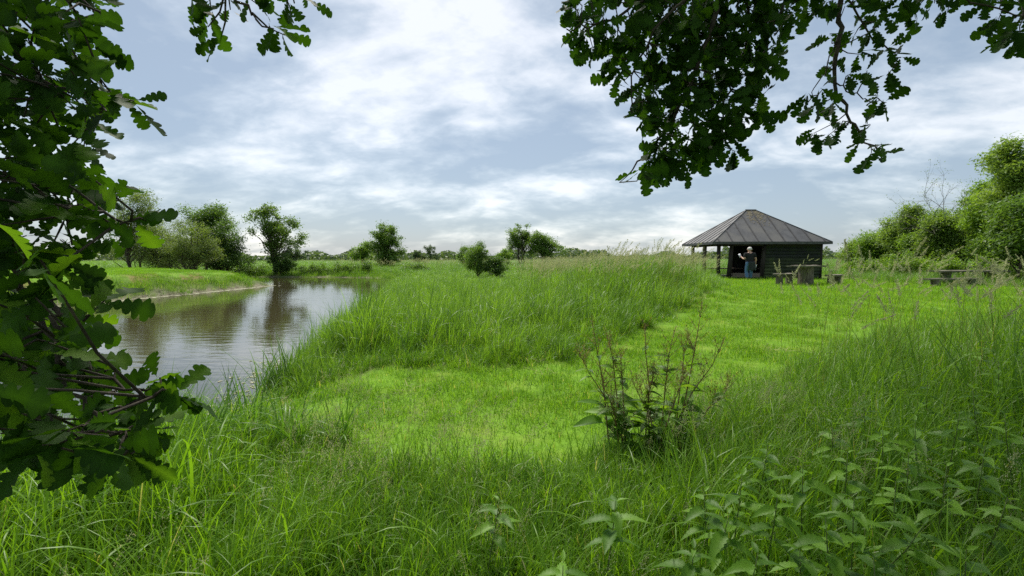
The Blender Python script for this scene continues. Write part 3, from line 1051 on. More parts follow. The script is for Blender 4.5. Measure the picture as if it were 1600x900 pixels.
def tree(name, label, cat, base, H, lobes, nclus, nleaf, lsize, mat, stems=1, trunk_r=0.12, lean=(0, 0), clump_r=0.55, group=None,
         aspect=0.55, trunk_to=0.75, bark='bark', zlow=0.0, leafvar=0.35):
    """lobes: (cx, cy, cz, rx, ry, rz) ellipsoids relative to the base; leaves sit in clumps on limbs"""
    root = empty(name, base, label, cat, group)
    vol = np.array([l[3] * l[4] * l[5] for l in lobes]) ** 0.67
    vol /= vol.sum()
    cs, rr = [], []
    for k in range(nclus):
        l = lobes[rng.choice(len(lobes), p=vol)]
        d = rng.standard_normal(3); d /= np.linalg.norm(d)
        q = np.array(l[:3]) + d * np.array(l[3:]) * (rng.random() ** 0.42) * rng.uniform(0.68, 1.14)
        if q[2] < zlow:
            q[2] = zlow + 0.3 * rng.random()
        cs.append(q); rr.append(clump_r * rng.uniform(0.6, 1.3))
    cs = np.array(cs); rr = np.array(rr)
    mb = MB()
    trunks = []
    for s in range(stems):
        a = 6.283 * s / max(stems, 1) + 0.5
        off = np.array([math.cos(a), math.sin(a), 0]) * (0.12 * H if stems > 1 else 0)
        top = np.array([lean[0], lean[1], H * trunk_to]) + off * 1.3
        pts = []
        for t in np.linspace(0, 1, 7):
            p = top * t + off * 0.25 * (1 - t)
            p = p + np.array([rng.normal(0, 0.018 * H), rng.normal(0, 0.018 * H), 0]) * (1 if 0 < t < 1 else 0)
            pts.append(p)
        pts[0][2] = -0.25
        pts = np.array(pts)
        mb.tube(pts, list(np.interp(np.linspace(0, 1, 7), [0, 0.08, 1], [trunk_r * 1.35, trunk_r, trunk_r * 0.25])), 7)
        trunks.append(pts)
    for c in cs[rng.permutation(len(cs))[:min(len(cs), 70)]]:
        tr = trunks[rng.integers(len(trunks))]
        t = np.clip((c[2] / H) * 0.75 + rng.uniform(-0.15, 0.05), 0.12, 0.95)
        i = t * 6
        k = int(min(i, 5)); p0 = tr[k] + (tr[k + 1] - tr[k]) * (i - k)
        mid = (p0 + c) / 2 + np.array([0, 0, 0.06 * H * rng.uniform(-0.5, 1)])
        r0 = trunk_r * 0.38 * (1.1 - t)
        mb.tube([p0, (p0 + mid) / 2 + rng.normal(0, 0.02 * H, 3), mid, (mid + c) / 2 + rng.normal(0, 0.015 * H, 3), c],
                [r0 + 0.006, r0 * 0.8 + 0.005, r0 * 0.55 + 0.005, r0 * 0.35 + 0.004, 0.004], 4, False)
    obj('trunk', mb.me('trunk', M[bark], True), root)
    w = rr ** 2; w /= w.sum()
    nleaf = int(nleaf * 1.7)
    lsize = lsize * 1.12
    which = rng.choice(len(cs), nleaf, p=w)
    pos = cs[which] + rng.standard_normal((nleaf, 3)) * rr[which][:, None] * np.array([0.52, 0.52, 0.40])
    pos = pos[pos[:, 2] > zlow - 0.2]
    V, f = leaf_quads(pos, lsize, aspect)
    cv = rng.random(len(cs)) * 0.65
    var = np.clip(cv[which][:len(pos)] + rng.random(len(pos)) * leafvar, 0, 1)
    me = mesh('crown', V, f, [mat], True, {'var': np.repeat(var, 4)})
    obj('crown', me, root)
    return root


def build_trees():
    def gp(px, dep):
        x = (px - 800) / FPX * dep
        return (x, dep, h1(x, dep))
    # left bank group
    G = 'trees along the far left bank'
    tree('willow_tree', 'tall pale willow at the left end, half hidden by the oak leaves', 'tree', gp(212, 43), 8.6,
         [(0, 0, 5.2, 2.2, 2.2, 3.0), (0.6, 0, 7.2, 1.2, 1.2, 1.5)], 80, 9000, 0.15, TL['willow'], 3, 0.13, (0.3, 0), 0.65, G, 0.35)
    tree('willow_tree', 'olive green multi-stemmed willow with bare lower stems on the mown bank', 'tree', gp(298, 40), 6.0,
         [(0, 0, 4.0, 2.4, 2.0, 1.8), (-0.5, 0, 2.8, 2.4, 1.8, 1.2), (1.0, 0, 2.9, 1.7, 1.4, 1.2)], 120, 13000, 0.12, TL['willow'], 5, 0.08, (0, 0), 0.5, G, 0.35, zlow=1.1)
    tree('willow_tree', 'olive willow left of the multi-stemmed one, nearer the oak leaves', 'tree', gp(255, 42), 6.2,
         [(0, 0, 4.2, 2.2, 2.0, 2.1), (-0.3, 0, 2.4, 2.0, 1.6, 1.3)], 95, 11000, 0.13, TL['willow'], 4, 0.09, (0.2, 0), 0.55, G, 0.4, zlow=0.8)
    tree('birch_tree', 'green rounded tree behind the olive willows', 'tree', gp(322, 47), 7.4,
         [(0, 0, 4.6, 2.6, 2.2, 2.5), (0.8, 0, 5.3, 1.8, 1.6, 1.6)], 95, 11000, 0.15, TL['green'], 1, 0.13, (0.1, 0), 0.6, G)
    tree('alder_tree', 'dark green sloping tree at the right end of the left bank group', 'tree', gp(352, 45), 5.9,
         [(-0.2, 0, 3.7, 1.9, 1.9, 1.9), (0.8, 0, 2.2, 1.6, 1.7, 1.8), (-0.8, 0, 2.2, 1.5, 1.7, 1.6)], 95, 11000, 0.14, TL['dark'], 2, 0.12, (-0.2, 0), 0.55, G, zlow=0.25)
    tree('alder_tree', 'airy alder leaning on the far shore with its trunk showing', 'tree', gp(432, 46.5), 6.9,
         [(-0.75, 0, 5.4, 1.35, 1.4, 1.35), (0.5, 0, 4.2, 1.7, 1.5, 1.2), (-0.9, 0, 3.9, 1.2, 1.3, 0.9), (1.3, 0, 3.0, 1.1, 1.1, 0.7), (-0.2, 0, 2.4, 0.9, 0.9, 0.5)],
         64, 6200, 0.14, TL['alder'], 1, 0.16, (-0.9, 0), 0.45, None, zlow=1.7).scale = (1.25, 1.2, 1.1)
    tree('shore_bush', 'dark bush at the foot of the airy alder by the water', 'bush', gp(440, 45.9), 2.2,
         [(0, 0, 1.0, 1.5, 0.9, 1.0)], 30, 3200, 0.12, TL['dark'], 3, 0.04, (0, 0), 0.4, None)
    for px, w, lab in ((392, 1.5, 'low dark bush on the far shore left of the alder'), (490, 1.3, 'low dark bush overhanging the far shore, right of the alder'),
                       (535, 1.2, 'small dark bush on the far shore below the rounded tree, left one'), (562, 1.3, 'small dark bush on the far shore straight below the rounded tree'),
                       (648, 1.2, 'low dark bush where the far shore meets the tall grass')):
        tree('shore_bush', lab, 'bush', gp(px, 46.4), 1.0, [(0, 0, 0.40, w * 1.5, 0.7, 0.45), (w * 0.6, 0, 0.6, 0.5, 0.5, 0.45)], 20, 1300, 0.12, TL['green'], 2, 0.03, (0, 0), 0.4, 'bushes on the far shore')
    # middle distance
    tree('rounded_tree', 'rounded leafy tree standing alone beyond the far shore', 'tree', gp(602, 64), 6.6,
         [(0, 0, 3.3, 2.7, 2.5, 2.1), (0.0, 0, 4.9, 1.7, 1.7, 1.4), (0.5, 0, 1.7, 2.6, 2.2, 1.2)], 90, 9000, 0.19, TL['green'], 1, 0.16, (0, 0), 0.6, None, zlow=0.3)
    tree('pale_bush', 'pale bush leaning against the rounded tree on its left', 'bush', gp(568, 66), 4.2,
         [(0, 0, 2.2, 1.5, 1.5, 1.7)], 36, 3000, 0.17, TL['thicket'], 3, 0.06, (0.1, 0), 0.5, None)
    tree('round_bush', 'round dark bush in the tall grass at mid field', 'bush', gp(748, 31), 2.4,
         [(0, 0, 1.35, 1.1, 1.1, 1.15), (0.1, 0, 2.0, 0.7, 0.7, 0.6)], 52, 6000, 0.085, TL['green'], 3, 0.05, (0, 0), 0.32, None).scale = (0.82, 0.82, 0.9)
    tree('round_bush', 'lower dark bush joined to the right of the round one', 'bush', gp(776, 31.2), 1.5,
         [(0, 0, 0.85, 0.85, 0.9, 0.7)], 30, 3200, 0.085, TL['dark'], 3, 0.04, (0, 0), 0.3, None)
    tree('small_tree', 'small dark tree behind the round bush', 'tree', gp(733, 60), 3.3,
         [(0, 0, 1.9, 1.5, 1.4, 1.3)], 32, 3000, 0.16, TL['green'], 2, 0.07, (0, 0), 0.45, None)
    tree('poplar_tree', 'loose green tree, left one of the pair near the horizon', 'tree', gp(815, 80), 7.6,
         [(-0.8, 0, 4.2, 1.9, 1.9, 2.9), (1.4, 0, 5.0, 1.6, 1.6, 2.2)], 64, 5200, 0.21, TL['alder'], 3, 0.13, (0, 0), 0.65, None)
    tree('rounded_tree', 'dense rounded tree, right one of the pair near the horizon', 'tree', gp(850, 78), 6.0,
         [(0, 0, 3.0, 3.1, 2.6, 2.3), (-0.5, 0, 4.2, 1.9, 1.9, 1.4)], 80, 7500, 0.20, TL['green'], 2, 0.13, (0, 0), 0.65, None, zlow=0.3)
    tree('pale_bush', 'pale low bush before the pair of trees', 'bush', gp(786, 76), 3.2, [(0, 0, 1.6, 1.4, 1.2, 1.3)], 24, 2000, 0.18, TL['thicket'], 2, 0.05, (0, 0), 0.45)
    for px, dep, H, lab in ((655, 110, 3.6, 'small far bush right of the rounded tree'),
                            (672, 150, 6.0, 'faint far tree right of the rounded tree'), (462, 110, 4.6, 'far bush seen past the alder')):
        tree('far_bush', lab, 'bush', gp(px, dep), H, [(0, 0, H * 0.5, H * 0.5, H * 0.5, H * 0.45)], 26, 1600, 0.3, TL['far'], 2, 0.07, (0, 0), 0.6, 'far bushes dotted over the field')
    # thicket on the right
    G = 'willow thicket along the right side'
    spec = [(1340, 42, 2.5, 1.5, 'thicket2', 'low left end of the willow thicket, beside the hut'),
            (1372, 39, 4.0, 1.6, 'thicket', 'second willow shrub of the thicket from the hut'),
            (1412, 36, 5.3, 1.7, 'thicket2', 'pointed willow shrub left of the middle of the thicket'),
            (1452, 34, 4.6, 1.7, 'thicket', 'lower willow shrub in the middle of the thicket'),
            (1492, 31, 4.7, 1.8, 'thicket2', 'broad willow shrub below the bare twigs'),
            (1530, 33, 6.2, 1.8, 'green', 'dark shrub behind the broad willow shrub'),
            (1562, 28, 6.6, 1.8, 'thicket', 'tall willow shrub near the right edge of the thicket'),
            (1618, 24.5, 8.6, 2.3, 'thicket2', 'tallest willow, cut by the right picture edge'),
            (1600, 21.5, 4.4, 1.5, 'green', 'dark bush at the foot of the tallest willow'),
            (1700, 25, 8.6, 2.6, 'thicket', 'tall willow past the right picture edge')]
    for px, dep, H, w, mt, lab in spec:
        lobes = [(0, 0, H * 0.48, w, w, H * 0.36)]
        for q in range(4):                     # upright plumes break the outline
            a = rng.random() * 6.283
            lobes.append((w * 0.65 * math.cos(a), w * 0.65 * math.sin(a), H * rng.uniform(0.55, 0.82), w * 0.38, w * 0.38, H * rng.uniform(0.14, 0.22)))
        tree('willow_shrub', lab, 'shrub', gp(px, dep), H, lobes, int(20 + 8 * H), int(4200 + 1750 * H), 0.16, TL[mt], 5, 0.06, (0.2, 0), 0.55, G, 0.36,
             zlow=0.2, leafvar=0.22)
    for px, dep, H, w, lab in ((1420, 28, 1.5, 1.3, 'low bramble bush before the thicket, left one'), (1480, 26, 1.4, 1.4, 'low bramble bush before the thicket, middle one'),
                               (1555, 24, 1.5, 1.3, 'low bramble bush before the thicket, right one'), (1350, 31, 1.3, 1.3, 'low bramble bush just right of the hut')):
        tree('bramble_bush', lab, 'bush', gp(px, dep), H, [(0, 0, H * 0.45, w, w, H * 0.5)], 30, 3200, 0.09, TL['thicket'], 3, 0.03, (0, 0), 0.3, 'low bushes before the thicket')
    # dead twiggy crown sticking out
    x, y, z = gp(1497, 32)
    root = empty('dead_sapling', (x, y, z), 'bare grey twiggy sapling sticking out of the thicket', 'sapling')
    mb = MB()

    def br(p, d, L, r, lev):
        pts = [p]
        q = p
        for k in range(4):
            d = d + rng.normal(0, 0.13, 3); d /= np.linalg.norm(d)
            q = q + d * L / 4
            pts.append(q)
        mb.tube(pts, list(np.linspace(r, r * 0.45, 5)), 4, False)
        if lev:
            for k in range(3 if lev > 1 else 4):
                i = rng.integers(2, 5)
                nd_ = d + rng.normal(0, 0.55, 3) + np.array([0, 0, 0.15]); nd_ /= np.linalg.norm(nd_)
                br(pts[i], nd_, L * rng.uniform(0.45, 0.7), r * 0.5, lev - 1)
    for k in range(6):
        d = np.array([rng.normal(-0.15, 0.25), rng.normal(0, 0.2), 1.0]); d /= np.linalg.norm(d)
        br(np.array([rng.normal(0, 0.35), rng.normal(0, .2), 0.0]), d, 4.0, 0.045, 3)
    obj('branch', mb.me('branch', M['greybark']), root)
    c = np.array(mb.v[-1][:1])
    tips = np.array([v[-1] for v in mb.v])
    tips = tips[tips[:, 2] > 4.0]
    pos = np.repeat(tips, 5, 0) + rng.normal(0, 0.14, (len(tips) * 5, 3))
    V, f = leaf_quads(pos, 0.10, 0.4)
    obj('crown', mesh('crown', V, f, [TL['willow']], True, {'var': np.repeat(rng.random(len(pos)), 4)}), root)

    # distant wood: one mass
    n = 46000
    az = rng.uniform(-R(56), R(56), n)
    dist = rng.uniform(230, 330, n)
    X = dist * np.sin(az); Y = dist * np.cos(az)
    ridge = 3.6 + 1.5 * np.sin(az * 17) + 1.1 * np.sin(az * 43 + 1) + 0.9 * np.sin(az * 97 + 2)
    spr = np.maximum(0, np.sin(az * 210) * np.sin(az * 61 + 1)) ** 3 * 4.5 * (az > R(24))
    ridge = np.maximum(ridge, 1.6) + spr
    Z = rng.random(n) ** 0.8 * ridge
    V, f = leaf_quads(np.column_stack([X, Y, Z + 0.3]), 1.5, 0.8)
    me = mesh('distant_wood', V, f, [TL['far']], True, {'var': np.repeat(rng.random(n), 4)})
    obj('distant_wood', me, kind='stuff', label='low distant wood along the horizon')


build_trees()


# ------------------------------------------------------------------ hut
def build_hut():
    W, D = 6.4, 5.5                       # roof plan
    EZ, AZ_ = 1.98, 4.05                   # eave underside and apex above hut ground
    hx, hy = 14.36, 26.0
    rot = R(-3)
    front = Vector((hx, hy, 0))
    # hut frame: x right, y away; origin at centre of the plan, on the ground
    c = front + Vector((-math.sin(rot) * D / 2, math.cos(rot) * D / 2, 0))
    gz = 0.30
    hut = empty('shelter_hut', (c.x, c.y, gz), 'black timber shelter hut with grey hipped felt roof and open porch', 'hut', rotz=rot)
    w2, d2, rl = W / 2, D / 2, 0.28
    th = 0.07
    v, f = [], []
    base = [(-w2, -d2), (w2, -d2), (w2, d2), (-w2, d2)]
    for z in (EZ, EZ + th):
        v += [(x, y, z) for x, y in base]
    v += [(-rl, 0, AZ_), (rl, 0, AZ_)]
    f = [(3, 2, 1, 0), (0, 1, 5, 4), (1, 2, 6, 5), (2, 3, 7, 6), (3, 0, 4, 7),
         (4, 5, 9, 8), (5, 6, 9), (6, 7, 8, 9), (7, 4, 8)]
    roof = obj('roof', mesh('roof', v, f, [M['felt']]), hut)

    def rib(p0, p1, nrm):
        mb = MB()
        p0, p1, nrm = Vector(p0), Vector(p1), Vector(nrm)
        d = (p1 - p0).normalized()
        s = d.cross(nrm).normalized() * 0.035
        hgt = nrm * 0.032
        vs = [p0 - s, p0 + s, p0 + s + hgt, p0 - s + hgt, p1 - s, p1 + s, p1 + s + hgt, p1 - s + hgt]
        mb.add([tuple(q - nrm * 0.004) for q in vs], [(0, 1, 2, 3), (7, 6, 5, 4), (0, 4, 5, 1), (1, 5, 6, 2), (2, 6, 7, 3), (3, 7, 4, 0)])
        obj('roof_rib', mb.me('roof_rib', M['rib']), roof)
    rise = AZ_ - EZ - th
    for s in (-1, 1):                      # long faces (front, back)
        nrm = Vector((0, s * rise, d2)).normalized()
        for k in range(9):
            x = -w2 + W * (k + 0.5) / 9
            t = min(1.0, (w2 - abs(x)) / (w2 - rl))
            if t > 0.06:
                rib((x, s * d2, EZ + th), (x, s * d2 * (1 - t * 0.985), EZ + th + rise * t * 0.985), nrm)
        nrm = Vector((s * rise, 0, w2 - rl)).normalized()
        for k in range(8):
            y = -d2 + D * (k + 0.5) / 8
            t = (d2 - abs(y)) / d2
            rib((s * w2, y, EZ + th), (s * (w2 - (w2 - rl) * t * 0.985), y, EZ + th + rise * t * 0.985), nrm)
    # hip caps
    for sx in (-1, 1):
        for sy in (-1, 1):
            mb = MB()
            mb.tube([(sx * w2, sy * d2, EZ + th + 0.005), (sx * rl, 0, AZ_ + 0.01)], 0.035, 5)
            obj('hip_cap', mb.me('hip_cap', M['felt']), roof)
    mb = MB(); mb.tube([(-rl - .04, 0, AZ_ + 0.012), (rl + .04, 0, AZ_ + 0.012)], 0.045, 6)
    obj('ridge_cap', mb.me('ridge_cap', M['felt']), roof)
    # moss and lichen crust near the top of the front face
    mb = MB()
    nrm = np.array([0, -rise, d2]); nrm = nrm / np.linalg.norm(nrm)
    for k in range(420):
        t = 1 - abs(rng.normal(0, 0.20)); t = min(max(t, 0.3), 0.97)
        x = rng.normal(0.1, 0.42) * (1.25 - t * 0.6)
        if abs(x) > w2 - (w2 - rl) * t - 0.05:
            continue
        p = np.array([x, -d2 * (1 - t), EZ + th + rise * t]) + nrm * 0.004
        r = rng.uniform(0.015, 0.06)
        vs = [p + nrm * r * 0.3]
        ex = np.array([1, 0, 0]); ey = np.cross(nrm, ex)
        for a in range(6):
            rr = r * rng.uniform(0.7, 1.2)
            vs.append(p + ex * rr * math.cos(a * 1.047) + ey * rr * math.sin(a * 1.047))
        mb.add(vs, [(0, 1 + a, 1 + (a + 1) % 6) for a in range(6)])
    o = obj('moss', mb.me('moss', M['moss']), roof, kind='stuff')
    # fascia boards
    for (x0, y0, x1, y1) in ((-w2, -d2, w2, -d2), (w2, -d2, w2, d2), (w2, d2, -w2, d2), (-w2, d2, -w2, -d2)):
        mb = MB()
        L = math.hypot(x1 - x0, y1 - y0)
        a = math.atan2(y1 - y0, x1 - x0)
        nx, ny = math.sin(a), -math.cos(a)
        mb.box((x0 + x1) / 2 + nx * 0.012, (y0 + y1) / 2 + ny * 0.012, EZ + 0.015, L + (0.05 if abs(nx) < 0.5 else 0.0), 0.03, 0.14, a)
        obj('fascia_board', mb.me('fascia_board', M['fascia']), hut)
    # enclosed room: x from xl to xr, y from yf to yb
    xl, xr, yf, yb = -1.95, 2.95, -d2 + 0.55, d2 - 0.55
    wall_h = EZ + 0.12
    n = 11
    ph = wall_h / n

    def planks(x0, y0, x1, y1, name, z0=0.0, mats=True):
        wall = obj(name, None, hut)
        mbk = MB()
        aa = math.atan2(y1 - y0, x1 - x0)
        mbk.box((x0 + x1) / 2 - math.sin(aa) * 0.024, (y0 + y1) / 2 + math.cos(aa) * 0.024, wall_h / 2, math.hypot(x1 - x0, y1 - y0) - 0.06, 0.04, wall_h - 0.02, aa)
        obj('lining', mbk.me('lining', M['plank']), wall)
        L = math.hypot(x1 - x0, y1 - y0)
        a = math.atan2(y1 - y0, x1 - x0)
        nx, ny = math.sin(a), -math.cos(a)
        for k in range(n):
            zc = z0 + ph * (k + 0.5) + 0.02
            if zc > wall_h:
                break
            mb = MB()
            # bevelled half-log board: outer face bulges
            prof = [(0.0, -0.5), (0.035, -0.46), (0.058, -0.15), (0.058, 0.15), (0.035, 0.44), (0.0, 0.48)]
            vs = []
            for e in (-0.5, 0.5):
                for (o_, z_) in prof:
                    vs.append(((x0 + x1) / 2 + math.cos(a) * L * e + nx * o_, (y0 + y1) / 2 + math.sin(a) * L * e + ny * o_,
                               zc + z_ * ph * 0.97 + rng.normal(0, 0.003)))
            m_ = len(prof)
            fs = [(i, i + 1, m_ + i + 1, m_ + i) for i in range(m_ - 1)] + [(m_ - 1, 0, m_, 2 * m_ - 1)]
            fs += [tuple(range(m_ - 1, -1, -1)), tuple(range(m_, 2 * m_))]
            mb.add(vs, fs)
            me = mb.me('plank', M['plankgreen'] if (mats and k < 6) else M['plank'])
            obj('plank', me, wall)
    door_r = -0.16
    planks(door_r, yf, xr, yf, 'front_wall')
    planks(xr, yf, xr, yb, 'side_wall')
    planks(xr, yb, -0.1, yb, 'back_wall', mats=False)
    mb = MB()
    mb.box((xl + xr) / 2, (yf + yb) / 2 + 0.02, wall_h + 0.01, xr - xl - 0.1, yb - yf - 0.1, 0.03)
    obj('ceiling_board', mb.me('ceiling_board', M['plank']), hut)
    mb = MB(); mb.box((xl + xr) / 2, (yf + yb) / 2, 0.03, xr - xl - .08, yb - yf - .08, 0.06)
    obj('floor_board', mb.me('floor_board', M['post']), hut)
    # battered door posts
    for x, lean_ in ((xl, -0.16), (door_r, -0.13)):
        mb = MB()
        mb.tube([(x + lean_, yf - 0.05, -0.1), (x, yf - 0.05, wall_h)], [0.13, 0.11], 8)
        obj('door_post', mb.me('door_post', M['post'], True), hut)
    # corner posts of the room
    for x, y in ((xr, yf), (xr, yb), (-0.1, yb), (xl, yb)):
        mb = MB(); mb.tube([(x, y, -0.1), (x, y, wall_h)], 0.085, 8)
        obj('corner_post', mb.me('corner_post', M['post'], True), hut)
    # porch posts along the left eave
    for i, y in enumerate((-d2 + 0.5, -0.1, d2 - 0.6)):
        mb = MB()
        pts = [(-w2 + 0.52 + rng.normal(0, .02), y, -0.15), (-w2 + 0.5 + rng.normal(0, .03), y, 0.9), (-w2 + 0.52, y, wall_h)]
        mb.tube(pts, [0.12, 0.10, 0.105], 8)
        obj('porch_post', mb.me('porch_post', M['post' if i == 0 else 'greypost'], True), hut)
    # eave beams carrying the roof
    for (x0, y0, x1, y1) in ((-w2 + 0.5, -d2 + 0.5, w2 - 0.35, -d2 + 0.5), (-w2 + 0.5, -d2 + 0.62, -w2 + 0.5, d2 - 0.5)):
        mb = MB()
        L = math.hypot(x1 - x0, y1 - y0)
        mb.box((x0 + x1) / 2, (y0 + y1) / 2, EZ - 0.075, L, 0.12, 0.14, math.atan2(y1 - y0, x1 - x0))
        obj('eave_beam', mb.me('eave_beam', M['post']), hut)
    # sill beam at the opening with two supports
    mb = MB(); mb.box((xl + door_r) / 2 - 0.05, yf - 0.02, 0.19, door_r - xl - 0.2, 0.16, 0.24, jit=0.008)
    obj('sill_beam', mb.me('sill_beam', M['sill']), hut)
    for dx in (0.3, 0.55):
        mb = MB(); mb.box(xl + dx, yf - 0.03, 0.02, 0.16, 0.14, 0.12)
        obj('sill_block', mb.me('sill_block', M['post']), hut)
    # bench inside
    mb = MB(); mb.box((xl + xr) / 2, yb - 0.3, 0.47, xr - xl - 0.3, 0.42, 0.06)
    obj('inner_bench', mb.me('inner_bench', M['sill']), hut)


build_hut()


# ------------------------------------------------------------------ log tables and benches
def stump(root, x, y, r, h, name):
    mb = MB()
    zs = [-0.12, 0.05, h * 0.35, h * 0.7, h]
    rs = [r * 1.15, r * 1.06, r, r * 0.96, r * 0.97]
    sides = 12
    ph = rng.random() * 6
    vs, fs = [], []
    for z, q in zip(zs, rs):
        for k in range(sides):
            a = 6.283 * k / sides
            rr = q * (1 + 0.06 * math.sin(3 * a + ph) + 0.04 * math.sin(5 * a + 2 * ph))
            vs.append((x + rr * math.cos(a), y + rr * math.sin(a), z))
    for i in range(len(zs) - 1):
        for k in range(sides):
            k2 = (k + 1) % sides
            fs.append((i * sides + k, i * sides + k2, (i + 1) * sides + k2, (i + 1) * sides + k))
    fs.append(tuple((len(zs) - 1) * sides + k for k in range(sides)))
    mb.add(vs, fs)
    return obj(name, mb.me(name, M['log'], False), root)


def slab(root, name, L, Wd, z, t, y0=0.0):
    """rough-sawn slab with wavy edges along x"""
    n = 9
    vs, fs = [], []
    for i in range(n):
        x = -L / 2 + L * i / (n - 1)
        e1 = Wd / 2 * (1 + rng.normal(0, 0.05)); e2 = Wd / 2 * (1 + rng.normal(0, 0.05))
        dz = rng.normal(0, 0.006)
        vs += [(x, y0 - e1 * 0.9, z - t + dz), (x, y0 + e2 * 0.9, z - t + dz), (x, y0 + e2, z + dz), (x, y0 - e1, z + dz)]
    for i in range(n - 1):
        a, b = i * 4, i * 4 + 4
        for k in range(4):
            k2 = (k + 1) % 4
            fs.append((a + k, b + k, b + k2, a + k2))
    fs += [(0, 1, 2, 3), tuple(4 * (n - 1) + k for k in (3, 2, 1, 0))]
    mb = MB(); mb.add(vs, fs)
    return obj(name, mb.me(name, M['slab']), root)


def build_furniture():
    def bench(px, dep, L, Wd, h, ang, rst, lab, name='log_bench', cat='bench', nplank=1, gz=None, legs=(-1, 1)):
        x = (px - 800) / FPX * dep
        root = empty(name, (x, dep, h1(x, dep) if gz is None else gz), lab, cat, None, ang)
        for k in range(nplank):
            slab(root, 'seat' if cat == 'bench' else 'top_plank', L * rng.uniform(0.97, 1.03), Wd / nplank - 0.015, h, 0.07, (k - (nplank - 1) / 2) * Wd / nplank)
        for s in legs:
            stump(root, s * L * 0.33, 0, rst, h - 0.072, 'stump_leg')
        return root
    A = R(30)
    bench(1226, 21.2, 1.2, 0.38, 0.50, A, 0.145, 'log bench left of the stump table, in front of the hut wall')
    bench(1260, 21.2, 1.85, 0.80, 0.88, A, 0.31, 'picnic table with a weathered plank top on one thick log stump', 'log_table', 'table', 3, legs=(0,))
    bench(1304, 21.2, 0.95, 0.38, 0.46, A, 0.14, 'log bench right of the stump table, nearest the thicket')
    bench(1512, 21.5, 3.6, 0.85, 0.62, R(8), 0.20, 'low weathered plank table half hidden in grass at the right', 'log_table', 'table', 2)
    bench(1490, 20.2, 2.6, 0.34, 0.34, R(6), 0.17, 'low plank bench in front of the grassy plank table at the right')


build_furniture()


# ------------------------------------------------------------------ person
def skin_mesh(name, verts, edges, radii, mat, parent, root=0, sub=2):
    me = bpy.data.meshes.new(name)
    me.from_pydata([tuple(v) for v in verts], edges, [])
    me.materials.append(mat)
    o = obj(name, me, parent)
    sk = o.modifiers.new('skin', 'SKIN')
    sk.use_smooth_shade = True
    if not me.skin_vertices:
        return o
    for i, d in enumerate(me.skin_vertices[0].data):
        r = radii[i]
        d.radius = (r, r) if not hasattr(r, '__len__') else r
        d.use_root = (i == root)
    ss = o.modifiers.new('sub', 'SUBSURF')
    ss.levels = sub
    ss.render_levels = sub
    return o


